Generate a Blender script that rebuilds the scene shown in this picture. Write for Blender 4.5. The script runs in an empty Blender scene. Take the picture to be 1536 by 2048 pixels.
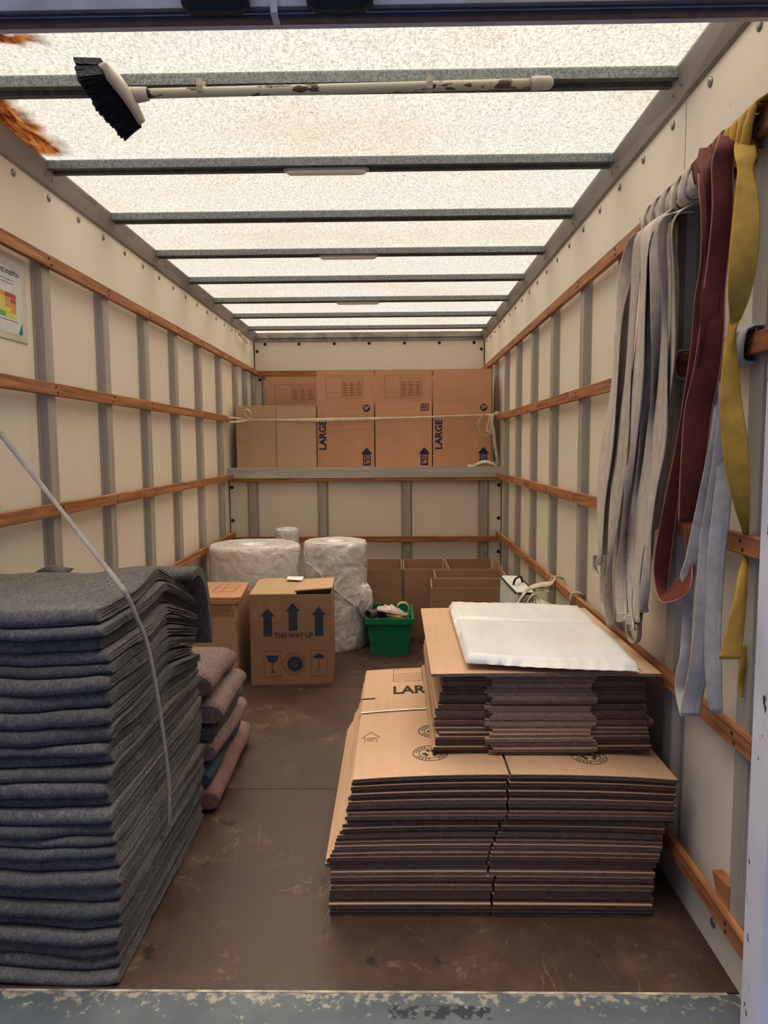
import bpy, math, random
from mathutils import Vector, Matrix, noise
random.seed(7)
sc = bpy.context.scene
C = sc.collection
PI = math.pi
H = 1.287                      # camera height above the load floor

# ------------------------------------------------------------------ camera
def basis():
    pi_, ya, ro = .0910, .0162, -.0065
    F = Vector((-math.sin(ya)*math.cos(pi_), math.cos(ya)*math.cos(pi_), -math.sin(pi_)))
    R = F.cross(Vector((0, 0, 1))).normalized(); U = R.cross(F)
    return F, R*math.cos(ro)+U*math.sin(ro), -R*math.sin(ro)+U*math.cos(ro)
F_, R_, U_ = basis()
cd = bpy.data.cameras.new('camera'); cam = bpy.data.objects.new('camera', cd); C.objects.link(cam)
cd.sensor_fit = 'HORIZONTAL'; cd.sensor_width = 36; cd.lens = 1420/1536*36; cd.clip_start = .05
M = Matrix((R_, U_, -F_)).transposed().to_4x4(); M.translation = Vector((0, 0, H)); cam.matrix_world = M
sc.camera = cam
def at(px, py, ax, val):
    d = F_+R_*((px-768)/1420)-U_*((py-1024)/1420); o = Vector((0, 0, H)); i = 'xyz'.index(ax)
    return o+d*((val-o[i])/d[i])

# ------------------------------------------------------------------ light
w = bpy.data.worlds.new('world'); sc.world = w; w.use_nodes = True
bg = w.node_tree.nodes['Background']; bg.inputs[0].default_value = (.48, .59, 1, 1); bg.inputs[1].default_value = .27
sd = bpy.data.lights.new('sun', 'SUN'); sd.energy = 8.0; sd.angle = 1.6; sd.color = (1, .94, .84)
so = bpy.data.objects.new('sun', sd); C.objects.link(so); so.location = (0, 4, 6)
so.rotation_euler = Vector((.03, -.28, -1)).to_track_quat('-Z', 'Y').to_euler()
sc.view_settings.view_transform = 'Standard'; sc.view_settings.look = 'None'
sc.view_settings.gamma = 1; sc.view_settings.use_curve_mapping = False; sc.view_settings.exposure = 0.17
cy = sc.cycles
cy.max_bounces = 10; cy.diffuse_bounces = 6; cy.transmission_bounces = 6; cy.glossy_bounces = 3
cy.use_denoising = True; cy.sample_clamp_indirect = 6

# ------------------------------------------------------------------ mesh helpers
class MB:
    def __init__(s): s.v = []; s.f = []; s.m = []; s.uv = {}; s.smooth = []
    def add(s, vs, fs, m=0, sm=False):
        b = len(s.v); s.v += [tuple(v) for v in vs]
        for f in fs: s.f.append([b+i for i in f]); s.m.append(m); s.smooth.append(sm)
    def box(s, a, b, m=0, bev=0):
        x0, y0, z0 = a; x1, y1, z1 = b
        if bev > 0:
            e = bev; P = []
            for (x, sx) in ((x0, 1), (x1, -1)):
                for (y, sy) in ((y0, 1), (y1, -1)):
                    for (z, sz) in ((z0, 1), (z1, -1)):
                        P += [(x, y+sy*e, z+sz*e), (x+sx*e, y, z+sz*e), (x+sx*e, y+sy*e, z)]
            s.hull(P, m); return
        s.add([(x0,y0,z0),(x1,y0,z0),(x1,y1,z0),(x0,y1,z0),(x0,y0,z1),(x1,y0,z1),(x1,y1,z1),(x0,y1,z1)],
              [(0,3,2,1),(4,5,6,7),(0,1,5,4),(1,2,6,5),(2,3,7,6),(3,0,4,7)], m)
    def hull(s, P, m=0):
        import bmesh
        bm = bmesh.new()
        for p in P: bm.verts.new(p)
        r = bmesh.ops.convex_hull(bm, input=bm.verts)
        bmesh.ops.dissolve_limit(bm, angle_limit=.01, verts=bm.verts, edges=bm.edges)
        bm.verts.index_update()
        s.add([v.co[:] for v in bm.verts], [[v.index for v in f.verts] for f in bm.faces], m); bm.free()
    def loft(s, rings, m=0, caps=True, sm=False, closed=False, cm=None):
        n = len(rings[0]); k = len(rings); vs = [p for r in rings for p in r]; fs = []
        for i in range(k if closed else k-1):
            a = i*n; b = ((i+1) % k)*n
            for j in range(n): fs.append((a+j, a+(j+1) % n, b+(j+1) % n, b+j))
        s.add(vs, fs, m, sm)
        if caps and not closed:
            b = len(s.v)-len(vs)
            s.f.append([b+j for j in range(n)][::-1]); s.m.append(m if cm is None else cm); s.smooth.append(False)
            s.f.append([b+(k-1)*n+j for j in range(n)]); s.m.append(m if cm is None else cm); s.smooth.append(False)
    def tube(s, path, r, n=8, m=0, closed=False, flat=1.0, up=None):
        path = [Vector(p) for p in path]; rings = []; pr = None
        for i, p in enumerate(path):
            q = path[(i+1) % len(path)] if (closed or i < len(path)-1) else p
            o = path[i-1] if (closed or i > 0) else p
            t = (q-o).normalized()
            u = Vector(up) if up else (pr if pr is not None else (Vector((0, 0, 1)) if abs(t.z) < .9 else Vector((0, 1, 0))))
            u = (u-t*u.dot(t)); u = u.normalized() if u.length > 1e-5 else Vector((1, 0, 0))
            pr = u; v = t.cross(u); rr = r[i] if isinstance(r, (list, tuple)) else r
            rings.append([p+u*math.cos(a)*rr+v*math.sin(a)*rr*flat for a in [2*PI*k/n for k in range(n)]])
        s.loft(rings, m, True, True, closed)
    def lathe(s, c, prof, n=24, m=0, sx=1, sy=1):
        rings = [[(c[0]+r*math.cos(2*PI*k/n)*sx, c[1]+r*math.sin(2*PI*k/n)*sy, c[2]+z) for k in range(n)] for r, z in prof]
        s.loft(rings, m, True, True)
    def build(s, name, mats, parent=None, loc=None, fix=True):
        me = bpy.data.meshes.new(name); me.from_pydata(s.v, [], s.f)
        for mt in (mats if isinstance(mats, (list, tuple)) else [mats]): me.materials.append(mt)
        me.polygons.foreach_set('material_index', s.m); me.polygons.foreach_set('use_smooth', s.smooth)
        if s.uv:
            ul = me.uv_layers.new(name='UVMap')
            for l in me.loops: ul.data[l.index].uv = s.uv.get(l.vertex_index, (0, 0))
        if fix:
            import bmesh
            bm = bmesh.new(); bm.from_mesh(me); bmesh.ops.recalc_face_normals(bm, faces=bm.faces); bm.to_mesh(me); bm.free()
        me.update()
        o = bpy.data.objects.new(name, me); C.objects.link(o)
        if parent is not None: o.parent = parent
        if loc is not None: o.location = loc
        return o
def tag(o, label=None, cat=None, group=None, kind=None):
    if label: o['label'] = label
    if cat: o['category'] = cat
    if group: o['group'] = group
    if kind: o['kind'] = kind
    return o
def empty(name, loc, rz=0, **k):
    o = bpy.data.objects.new(name, None); C.objects.link(o); o.location = loc; o.rotation_euler = (0, 0, rz); o.empty_display_size = .05
    return tag(o, **k)
def one(name, mats, fn, parent=None, **k):
    m = MB(); fn(m); return tag(m.build(name, mats, parent), **k)
def boxo(name, mat, a, b, parent=None, bev=0, **k):
    """box with its origin at its centre"""
    c = [(p+q)/2 for p, q in zip(a, b)]; m = MB()
    m.box([p-q for p, q in zip(a, c)], [p-q for p, q in zip(b, c)], 0, bev)
    return tag(m.build(name, mat, parent, c), **k)
def clone(o, loc, parent, rot=None):
    c = o.copy(); C.objects.link(c); c.location = loc; c.parent = parent
    if rot is not None: c.rotation_euler = rot
    return c
def catmull(P, n=6):
    P = [Vector(p) for p in P]; out = []
    for i in range(len(P)-1):
        a = P[max(i-1, 0)]; b = P[i]; c = P[i+1]; d = P[min(i+2, len(P)-1)]
        for k in range(n):
            t = k/n
            out.append(.5*((2*b)+(c-a)*t+(2*a-5*b+4*c-d)*t*t+(3*b-a-3*c+d)*t**3))
    return out+[P[-1]]

# ------------------------------------------------------------------ materials
def mat(name, rough=.8, spec=.3, metal=0.0):
    m = bpy.data.materials.new(name); m.use_nodes = True; nt = m.node_tree; b = nt.nodes['Principled BSDF']
    b.inputs['Roughness'].default_value = rough; b.inputs['Metallic'].default_value = metal
    b.inputs['Specular IOR Level'].default_value = spec
    return m, nt, b
def N(nt, t, **k):
    n = nt.nodes.new(t)
    for a, v in k.items():
        if a in n.inputs: n.inputs[a].default_value = v
        else: setattr(n, a, v)
    return n
def coords(nt, scale=(1, 1, 1), kind='Object', rot=(0, 0, 0)):
    tc = N(nt, 'ShaderNodeTexCoord'); mp = N(nt, 'ShaderNodeMapping'); mp.inputs['Scale'].default_value = scale; mp.inputs['Rotation'].default_value = rot
    nt.links.new(tc.outputs[kind], mp.inputs[0]); return mp.outputs[0]
def nz(nt, vec, scale, detail=3, rough=.55, dist=0.0):
    n = N(nt, 'ShaderNodeTexNoise'); n.inputs['Scale'].default_value = scale; n.inputs['Detail'].default_value = detail
    n.inputs['Roughness'].default_value = rough; n.inputs['Distortion'].default_value = dist; nt.links.new(vec, n.inputs['Vector']); return n.outputs[0]
def ramp(nt, fac, stops):
    r = N(nt, 'ShaderNodeValToRGB'); e = r.color_ramp.elements
    while len(e) < len(stops): e.new(.5)
    for x, (p, c) in zip(e, stops): x.position = p; x.color = tuple(c)+(1,) if len(c) == 3 else c
    nt.links.new(fac, r.inputs[0]); return r.outputs[0]
def mix(nt, fac, a, b, mode='MIX'):
    m = N(nt, 'ShaderNodeMix', data_type='RGBA', blend_type=mode)
    for s, v in ((0, fac), (6, a), (7, b)):
        if hasattr(v, 'links') or hasattr(v, 'is_linked'): nt.links.new(v, m.inputs[s])
        else: m.inputs[s].default_value = v if s == 0 else (tuple(v)+(1,) if len(v) == 3 else v)
    return m.outputs[2]
def bump(nt, b, h, strength=.3, dist=.01):
    n = N(nt, 'ShaderNodeBump'); n.inputs['Strength'].default_value = strength; n.inputs['Distance'].default_value = dist
    nt.links.new(h, n.inputs['Height']); nt.links.new(n.outputs[0], b.inputs['Normal'])
def rnd(nt):
    return N(nt, 'ShaderNodeObjectInfo').outputs['Random']
def simple(name, col, rough=.6, spec=.3, metal=0, var=.12, sc_=40, bmp=.0):
    m, nt, b = mat(name, rough, spec, metal); v = coords(nt)
    n = nz(nt, v, sc_, 3); c = ramp(nt, n, [(.3, [x*(1-var) for x in col]), (.7, [min(1, x*(1+var)) for x in col])])
    nt.links.new(c, b.inputs['Base Color'])
    if bmp: bump(nt, b, n, bmp, .004)
    return m

def wood_mat(name, axis):
    m, nt, b = mat(name, .62, .3)
    s = {'y': (1, .05, 1), 'x': (.05, 1, 1)}[axis]
    v = coords(nt, s); n = nz(nt, v, 26, 4, .6, .6)
    wv = N(nt, 'ShaderNodeTexWave', wave_type='RINGS', rings_direction='Y' if axis == 'y' else 'X'); wv.inputs['Scale'].default_value = 14; wv.inputs['Distortion'].default_value = 9; wv.inputs['Detail'].default_value = 3; wv.inputs['Detail Scale'].default_value = 1.5
    v2 = coords(nt, {'y': (1, .12, 1), 'x': (.12, 1, 1)}[axis]); nt.links.new(v2, wv.inputs['Vector'])
    c = ramp(nt, n, [(.25, (.22, .075, .028)), (.55, (.42, .175, .07)), (.8, (.58, .29, .13))])
    g = ramp(nt, wv.outputs['Fac'], [(.2, (.62, .62, .62)), (.6, (1, 1, 1))])
    c = mix(nt, .8, c, g, 'MULTIPLY')
    pl = nz(nt, coords(nt, {'y': (.6, 1.1, 1), 'x': (1.1, .6, 1)}[axis]), 2.2, 2)
    c = mix(nt, .55, c, ramp(nt, pl, [(.35, (.72, .55, .5)), (.65, (1.05, 1.02, 1))]), 'MULTIPLY')
    nt.links.new(c, b.inputs['Base Color']); bump(nt, b, n, .25, .003)
    return m
WOOD_Y = wood_mat('batten_wood_long', 'y'); WOOD_X = wood_mat('batten_wood_cross', 'x')

def wall_mat(name, col=(.76, .675, .55)):
    m, nt, b = mat(name, .55, .35); v = coords(nt)
    n = nz(nt, v, 1.6, 4, .6); c = ramp(nt, n, [(.3, [x*.92 for x in col]), (.7, col)])
    st = nz(nt, coords(nt, (1, 1, .12)), 9, 5, .7); c = mix(nt, ramp(nt, st, [(.62, (0, 0, 0)), (.8, (.3, .3, .3))]), c, [x*.7 for x in col])
    sp = nz(nt, v, 55, 2, .5); c = mix(nt, ramp(nt, sp, [(.73, (0, 0, 0)), (.77, (.55, .55, .55))]), c, (.36, .3, .25))
    scr = nz(nt, coords(nt, (1, 2.2, .35), rot=(.5, 0, 0)), 11, 1, .4, 1.5); c = mix(nt, ramp(nt, scr, [(.495, (0, 0, 0)), (.5, (.22, .22, .22)), (.505, (0, 0, 0))]), c, (.45, .38, .32))
    nt.links.new(c, b.inputs['Base Color']); bump(nt, b, nz(nt, v, 5, 2), .1, .01)
    return m
WALL = wall_mat('white_ply_lining')

def metal_mat(name, a, b_, rough=.45, metal=.75, scale=60, stretch=(1, 1, 1)):
    m, nt, b = mat(name, rough, .5, metal); v = coords(nt, stretch)
    vo = N(nt, 'ShaderNodeTexVoronoi'); vo.inputs['Scale'].default_value = scale; nt.links.new(v, vo.inputs['Vector'])
    n = nz(nt, v, scale*.5, 3); f = mix(nt, .5, vo.outputs['Color'], n)
    nt.links.new(ramp(nt, f, [(.35, a), (.65, b_)]), b.inputs['Base Color']); return m
BEAMSHADE = metal_mat('shade_painted_underside', (.035, .045, .05), (.07, .08, .08), .5, .3, 60)  # galvanised beam underside, darkened in the colour to paint in its shade
GALV = metal_mat('galvanised_steel', (.21, .23, .23), (.44, .47, .47), .5, .35, 240)
ALU = metal_mat('dull_aluminium_post', (.31, .275, .235), (.40, .36, .31), .5, .05, 25, (1, 1, .06))
ALUL = metal_mat('bright_aluminium_flange', (.55, .52, .48), (.72, .68, .63), .5, .2, 25, (1, 1, .1))
RAIL = metal_mat('dull_aluminium_rail', (.22, .2, .185), (.34, .31, .29), .5, .3, 14, (1, .15, 1))
SHELFM = metal_mat('shelf_aluminium', (.42, .4, .37), (.55, .52, .48), .5, .3, 20, (.06, 1, 1))
STEEL = simple('rivet_steel', (.25, .23, .2), .35, .5, .6)
DARK = simple('dark_hole', (.02, .02, .022), .7)
RUBBER = simple('black_rubber', (.012, .014, .02), .6)
BLACK = simple('black_plastic', (.02, .02, .022), .4)

def roof_mat():
    m = bpy.data.materials.new('translucent_fibreglass'); m.use_nodes = True; nt = m.node_tree; nt.nodes.clear()
    out = N(nt, 'ShaderNodeOutputMaterial'); tr = N(nt, 'ShaderNodeBsdfTranslucent'); df = N(nt, 'ShaderNodeBsdfDiffuse'); ms = N(nt, 'ShaderNodeMixShader'); ms.inputs[0].default_value = .25
    v = coords(nt); big = nz(nt, v, 1.8, 4, .6); f1 = nz(nt, coords(nt, (1, .4, 1), rot=(0, 0, .6)), 150, 4, .8); f2 = nz(nt, coords(nt, (.4, 1, 1), rot=(0, 0, -.4)), 190, 3, .75)
    c = ramp(nt, big, [(.25, (.84, .83, .78)), (.5, (.86, .835, .73)), (.75, (.82, .75, .57))])
    c = mix(nt, 1, c, ramp(nt, f1, [(.36, (.62, .56, .46)), (.52, (1, 1, 1))]), 'MULTIPLY')
    c = mix(nt, 1, c, ramp(nt, f2, [(.34, (.66, .61, .52)), (.5, (1, 1, 1))]), 'MULTIPLY')
    sp = nz(nt, v, 38, 2, .4); c = mix(nt, ramp(nt, sp, [(.735, (0, 0, 0)), (.76, (.6, .6, .6))]), c, (.25, .2, .14))
    tan = nz(nt, v, 6, 3, .6); c = mix(nt, ramp(nt, tan, [(.6, (0, 0, 0)), (.8, (.35, .35, .35))]), c, (.7, .56, .34))
    # the old resin repair, an orange-brown stain at the left edge near the door
    tc = N(nt, 'ShaderNodeTexCoord'); sx = N(nt, 'ShaderNodeSeparateXYZ')
    wn = N(nt, 'ShaderNodeTexNoise'); wn.inputs['Scale'].default_value = 16; wn.inputs['Detail'].default_value = 6; nt.links.new(tc.outputs['Object'], wn.inputs['Vector'])
    wv = N(nt, 'ShaderNodeVectorMath', operation='MULTIPLY_ADD'); wv.inputs[1].default_value = (.09, .09, 0); nt.links.new(wn.outputs['Color'], wv.inputs[0]); nt.links.new(tc.outputs['Object'], wv.inputs[2])
    nt.links.new(wv.outputs[0], sx.inputs[0])
    def band(sock, lo, hi, soft):
        a = N(nt, 'ShaderNodeMapRange'); a.inputs[1].default_value = lo-soft; a.inputs[2].default_value = lo+soft; nt.links.new(sock, a.inputs[0])
        d = N(nt, 'ShaderNodeMapRange'); d.inputs[1].default_value = hi+soft; d.inputs[2].default_value = hi-soft; nt.links.new(sock, d.inputs[0])
        p = N(nt, 'ShaderNodeMath', operation='MULTIPLY'); nt.links.new(a.outputs[0], p.inputs[0]); nt.links.new(d.outputs[0], p.inputs[1]); return p.outputs[0]
    my = band(sx.outputs[1], 2.14, 2.6, .02); mx = band(sx.outputs[0], -1.5, -1.085, .025)
    mk = N(nt, 'ShaderNodeMath', operation='MULTIPLY'); nt.links.new(my, mk.inputs[0]); nt.links.new(mx, mk.inputs[1])
    my2 = band(sx.outputs[1], 1.88, 1.935, .012); mx2 = band(sx.outputs[0], -1.5, -.84, .03)
    mk2 = N(nt, 'ShaderNodeMath', operation='MULTIPLY'); nt.links.new(my2, mk2.inputs[0]); nt.links.new(mx2, mk2.inputs[1])
    mm = N(nt, 'ShaderNodeMath', operation='MAXIMUM'); nt.links.new(mk.outputs[0], mm.inputs[0]); nt.links.new(mk2.outputs[0], mm.inputs[1])
    st = nz(nt, coords(nt, (1, .3, 1), rot=(0, 0, .5)), 22, 5, .7, 1.0)
    sc_c = ramp(nt, st, [(.32, (.015, .004, .002)), (.44, (.12, .025, .008)), (.56, (.32, .10, .022)), (.72, (.46, .25, .10))])
    c = mix(nt, mm.outputs[0], c, sc_c)
    nt.links.new(c, tr.inputs[0]); nt.links.new(c, df.inputs[0]); nt.links.new(tr.outputs[0], ms.inputs[1]); nt.links.new(df.outputs[0], ms.inputs[2]); tp = N(nt, 'ShaderNodeBsdfTransparent'); tint = mix(nt, mm.outputs[0], (1, .92, .78), mix(nt, 1, sc_c, (.6, .5, .4), 'MULTIPLY')); nt.links.new(tint, tp.inputs[0]); m2 = N(nt, 'ShaderNodeMixShader'); m2.inputs[0].default_value = .48; nt.links.new(ms.outputs[0], m2.inputs[1]); nt.links.new(tp.outputs[0], m2.inputs[2]); nt.links.new(m2.outputs[0], out.inputs[0])
    return m
ROOF = roof_mat()

def floor_mat():
    m, nt, b = mat('brown_phenolic_ply', .5, .4); v = coords(nt)
    n = nz(nt, v, 3, 5, .65); c = ramp(nt, n, [(.3, (.044, .022, .017)), (.55, (.074, .039, .027)), (.75, (.125, .072, .046))])
    f = nz(nt, v, 120, 2); c = mix(nt, .35, c, ramp(nt, f, [(.3, (.7, .7, .7)), (.7, (1.1, 1.1, 1.1))]), 'MULTIPLY')
    pale = nz(nt, v, 6, 7, .8, .5); c = mix(nt, ramp(nt, pale, [(.58, (0, 0, 0)), (.70, (.5, .5, .5))]), c, (.3, .19, .11))
    dk = nz(nt, v, 6.5, 3, .6); c = mix(nt, ramp(nt, dk, [(.64, (0, 0, 0)), (.70, (.85, .85, .85))]), c, (.018, .013, .013))
    for rz, s in ((.3, 1), (1.9, 2)):
        scr = nz(nt, coords(nt, (1, .25, 1), rot=(0, 0, rz)), 5+s, 2, .4, 2.0)
        c = mix(nt, mix(nt, 1, ramp(nt, scr, [(.4985, (0, 0, 0)), (.5, (.26, .26, .26)), (.5015, (0, 0, 0))]), ramp(nt, nz(nt, v, 2.3+s, 2), [(.5, (0, 0, 0)), (.6, (1, 1, 1))]), 'MULTIPLY'), c, (.42, .3, .2))
    nt.links.new(c, b.inputs['Base Color']); bump(nt, b, f, .1, .002)
    nt.links.new(ramp(nt, n, [(.3, (.38,)*3), (.7, (.6,)*3)]), b.inputs['Roughness'])
    return m
FLOOR = floor_mat()
def sill_mat():
    m, nt, b = mat('worn_painted_sill', .55, .4, .1); v = coords(nt)
    n = nz(nt, v, 5, 4); c = ramp(nt, n, [(.3, (.07, .083, .095)), (.7, (.125, .138, .15))])
    tc = N(nt, 'ShaderNodeTexCoord'); sx = N(nt, 'ShaderNodeSeparateXYZ'); nt.links.new(tc.outputs['Object'], sx.inputs[0])
    mr = N(nt, 'ShaderNodeMapRange'); mr.inputs[1].default_value = .0; mr.inputs[2].default_value = .095; mr.inputs[3].default_value = -.12; mr.inputs[4].default_value = .10; nt.links.new(sx.outputs[1], mr.inputs[0])
    mxr = N(nt, 'ShaderNodeMapRange'); mxr.inputs[1].default_value = .75; mxr.inputs[2].default_value = .2; nt.links.new(sx.outputs[0], mxr.inputs[0])
    wr = nz(nt, v, 38, 5, .7); ad = N(nt, 'ShaderNodeMath', operation='ADD'); nt.links.new(wr, ad.inputs[0]); nt.links.new(mr.outputs[0], ad.inputs[1])
    c = mix(nt, ramp(nt, ad.outputs[0], [(.53, (0, 0, 0)), (.62, (.75, .75, .75))]), c, (.42, .36, .26))
    # remains of dark lettering worn off the paint
    bx = N(nt, 'ShaderNodeMapRange'); bx.inputs[1].default_value = .125; bx.inputs[2].default_value = .14; nt.links.new(sx.outputs[0], bx.inputs[0])
    bx2 = N(nt, 'ShaderNodeMapRange'); bx2.inputs[1].default_value = .375; bx2.inputs[2].default_value = .365; nt.links.new(sx.outputs[0], bx2.inputs[0])
    by = N(nt, 'ShaderNodeMapRange'); by.inputs[1].default_value = .052; by.inputs[2].default_value = .044; nt.links.new(sx.outputs[1], by.inputs[0])
    by2 = N(nt, 'ShaderNodeMapRange'); by2.inputs[1].default_value = .004; by2.inputs[2].default_value = .012; nt.links.new(sx.outputs[1], by2.inputs[0])
    p = bx.outputs[0]
    for q in (bx2, by, by2):
        mu = N(nt, 'ShaderNodeMath', operation='MULTIPLY'); nt.links.new(p, mu.inputs[0]); nt.links.new(q.outputs[0], mu.inputs[1]); p = mu.outputs[0]
    wr2 = nz(nt, v, 45, 3, .6); mu = N(nt, 'ShaderNodeMath', operation='MULTIPLY'); nt.links.new(p, mu.inputs[0]); nt.links.new(ramp(nt, wr2, [(.47, (0, 0, 0)), (.5, (1, 1, 1))]), mu.inputs[1])
    c = mix(nt, mu.outputs[0], c, (.03, .035, .04))
    nt.links.new(c, b.inputs['Base Color']); return m
SILL = sill_mat()
def paint_mat():
    m, nt, b = mat('chipped_white_paint', .5, .4); v = coords(nt)
    c = ramp(nt, nz(nt, v, 3, 4), [(.3, (.62, .60, .66)), (.7, (.74, .72, .78))])
    ch = nz(nt, coords(nt, (1, 1, .45)), 42, 4, .6); c = mix(nt, ramp(nt, ch, [(.655, (0, 0, 0)), (.67, (1, 1, 1))]), c, (.04, .04, .05))
    nt.links.new(c, b.inputs['Base Color']); return m
PAINT = paint_mat()
HEADER = simple('header_paint', (.42, .41, .46), .5, .4, 0, .15, 12)
SEAL = simple('rusty_seal', (.10, .075, .075), .6, .3, 0, .35, 30)
SEALD = simple('dark_seal', (.03, .03, .045), .6, .3, 0, .3, 30)

def card_mat(name, col, flute='z', gloss=.62):
    m, nt, b = mat(name, gloss, .25); v = coords(nt)
    n = nz(nt, v, 2.5, 4, .6); c = ramp(nt, n, [(.3, [x*.9 for x in col]), (.7, [x*1.06 for x in col])])
    s = {'z': (.3, .3, 12), 'y': (.3, 12, .3), 'x': (12, .3, .3)}[flute]
    l = nz(nt, coords(nt, s), 8, 2, .5); c = mix(nt, .18, c, ramp(nt, l, [(.3, (.75, .72, .7)), (.7, (1.1, 1.1, 1.1))]), 'MULTIPLY')
    sc2 = nz(nt, coords(nt, (5, 5, .8), rot=(0, .2, .1)), 5, 2, .5, .8); c = mix(nt, ramp(nt, sc2, [(.68, (0, 0, 0)), (.74, (.25, .25, .25))]), c, [min(1, x*1.6) for x in col])
    hv = N(nt, 'ShaderNodeHueSaturation'); mr = N(nt, 'ShaderNodeMapRange'); mr.inputs[3].default_value = .92; mr.inputs[4].default_value = 1.06; nt.links.new(rnd(nt), mr.inputs[0]); nt.links.new(mr.outputs[0], hv.inputs['Value']); nt.links.new(c, hv.inputs['Color'])
    nt.links.new(hv.outputs[0], b.inputs['Base Color']); bump(nt, b, l, .12, .003)
    return m
CARD = card_mat('cardboard_red_brown', (.58, .295, .165))
CARDP = card_mat('cardboard_plain_tan', (.52, .335, .20))
CARDD = card_mat('cardboard_brown_old', (.40, .225, .135))
CARDT = card_mat('cardboard_flat_tan', (.60, .37, .225), 'x')
def edge_mat(name, a, b_):
    m, nt, b = mat(name, .85, .1)
    n = nz(nt, coords(nt, (1, 1, 1)), 260, 1, .5); c = ramp(nt, n, [(.4, a), (.6, b_)])
    z = nz(nt, coords(nt, (.2, .2, 1)), 180, 2, .5); c = mix(nt, .6, c, ramp(nt, z, [(.35, (.72, .68, .68)), (.6, (1.1, 1.1, 1.1))]), 'MULTIPLY')
    hv = N(nt, 'ShaderNodeHueSaturation'); mr = N(nt, 'ShaderNodeMapRange'); mr.inputs[3].default_value = .6; mr.inputs[4].default_value = 1.25; nt.links.new(rnd(nt), mr.inputs[0]); nt.links.new(mr.outputs[0], hv.inputs['Value']); nt.links.new(c, hv.inputs['Color'])
    nt.links.new(hv.outputs[0], b.inputs['Base Color']); return m
EDGE = edge_mat('corrugated_cut_edge', (.125, .078, .06), (.185, .12, .09))
EDGEL = edge_mat('corrugated_fold_edge', (.27, .18, .13), (.38, .26, .19))
EDGEC = edge_mat('carton_top_edge', (.42, .29, .19), (.56, .40, .27))
INK = simple('navy_ink', (.022, .028, .085), .7, .2, 0, .2)
INKF = simple('faded_blue_ink', (.045, .055, .085), .75, .2, 0, .25)
INKL = simple('brown_print', (.24, .115, .07), .8, .1, 0, .2)
INKG = simple('dark_green_ink', (.03, .035, .03), .75, .15, 0, .2)
TAPE = simple('brown_parcel_tape', (.36, .22, .10), .25, .5, 0, .1)
PAPER = simple('white_paper', (.8, .8, .8), .6)

def blanket_mat(name, dark, mid, light, fleck=(.5, .3, .3)):
    m, nt, b = mat(name, .97, .08); v = coords(nt)
    oi = N(nt, 'ShaderNodeObjectInfo'); ad = N(nt, 'ShaderNodeVectorMath', operation='ADD'); nt.links.new(v, ad.inputs[0])
    mu = N(nt, 'ShaderNodeVectorMath', operation='SCALE'); mu.inputs['Scale'].default_value = 9; cb = N(nt, 'ShaderNodeCombineXYZ'); nt.links.new(oi.outputs['Random'], cb.inputs[0]); nt.links.new(cb.outputs[0], mu.inputs[0]); nt.links.new(mu.outputs[0], ad.inputs[1]); v = ad.outputs[0]
    n = nz(nt, v, 95, 6, .85, 1.2); n2 = nz(nt, v, 300, 3, .75, 2); big = nz(nt, v, 9, 3, .6)
    c = ramp(nt, n, [(.34, dark), (.5, mid), (.66, light)])
    c = mix(nt, 1, c, ramp(nt, n2, [(.35, (.5, .5, .5)), (.65, (1.5, 1.5, 1.5))]), 'MULTIPLY')
    c = mix(nt, .7, c, ramp(nt, big, [(.3, (.72, .72, .76)), (.7, (1.15, 1.12, 1.1))]), 'MULTIPLY')
    fl = nz(nt, v, 130, 2, .6, 1.5); c = mix(nt, ramp(nt, fl, [(.72, (0, 0, 0)), (.76, (.7, .7, .7))]), c, (.42, .4, .4))
    fl2 = nz(nt, coords(nt, (1.3, 1, 1)), 60, 1, .5); c = mix(nt, ramp(nt, fl2, [(.78, (0, 0, 0)), (.8, (.6, .6, .6))]), c, fleck)
    hv = N(nt, 'ShaderNodeHueSaturation'); mr = N(nt, 'ShaderNodeMapRange'); mr.inputs[3].default_value = .75; mr.inputs[4].default_value = 1.3; nt.links.new(oi.outputs['Random'], mr.inputs[0]); nt.links.new(mr.outputs[0], hv.inputs['Value']); nt.links.new(c, hv.inputs['Color'])
    nt.links.new(hv.outputs[0], b.inputs['Base Color'])
    hs = N(nt, 'ShaderNodeMath', operation='ADD'); nt.links.new(n, hs.inputs[0]); nt.links.new(n2, hs.inputs[1]); bump(nt, b, hs.outputs[0], .9, .016)
    b.inputs['Sheen Weight'].default_value = .25; b.inputs['Sheen Roughness'].default_value = .6
    return m
BLK = blanket_mat('grey_recycled_felt', (.05, .042, .041), (.175, .15, .14), (.50, .43, .41))
BLKP = blanket_mat('pinkish_grey_felt', (.20, .115, .10), (.46, .28, .25), (.78, .58, .54))
BLKG = blanket_mat('green_felt', (.07, .10, .07), (.12, .17, .12), (.18, .24, .17))
BLKB = blanket_mat('blue_felt', (.03, .10, .19), (.05, .15, .27), (.08, .2, .33))
BLKR = blanket_mat('salmon_felt', (.42, .17, .14), (.55, .25, .21), (.62, .34, .3))
BLKK = blanket_mat('dark_felt', (.015, .018, .02), (.03, .034, .036), (.07, .075, .075))

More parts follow.
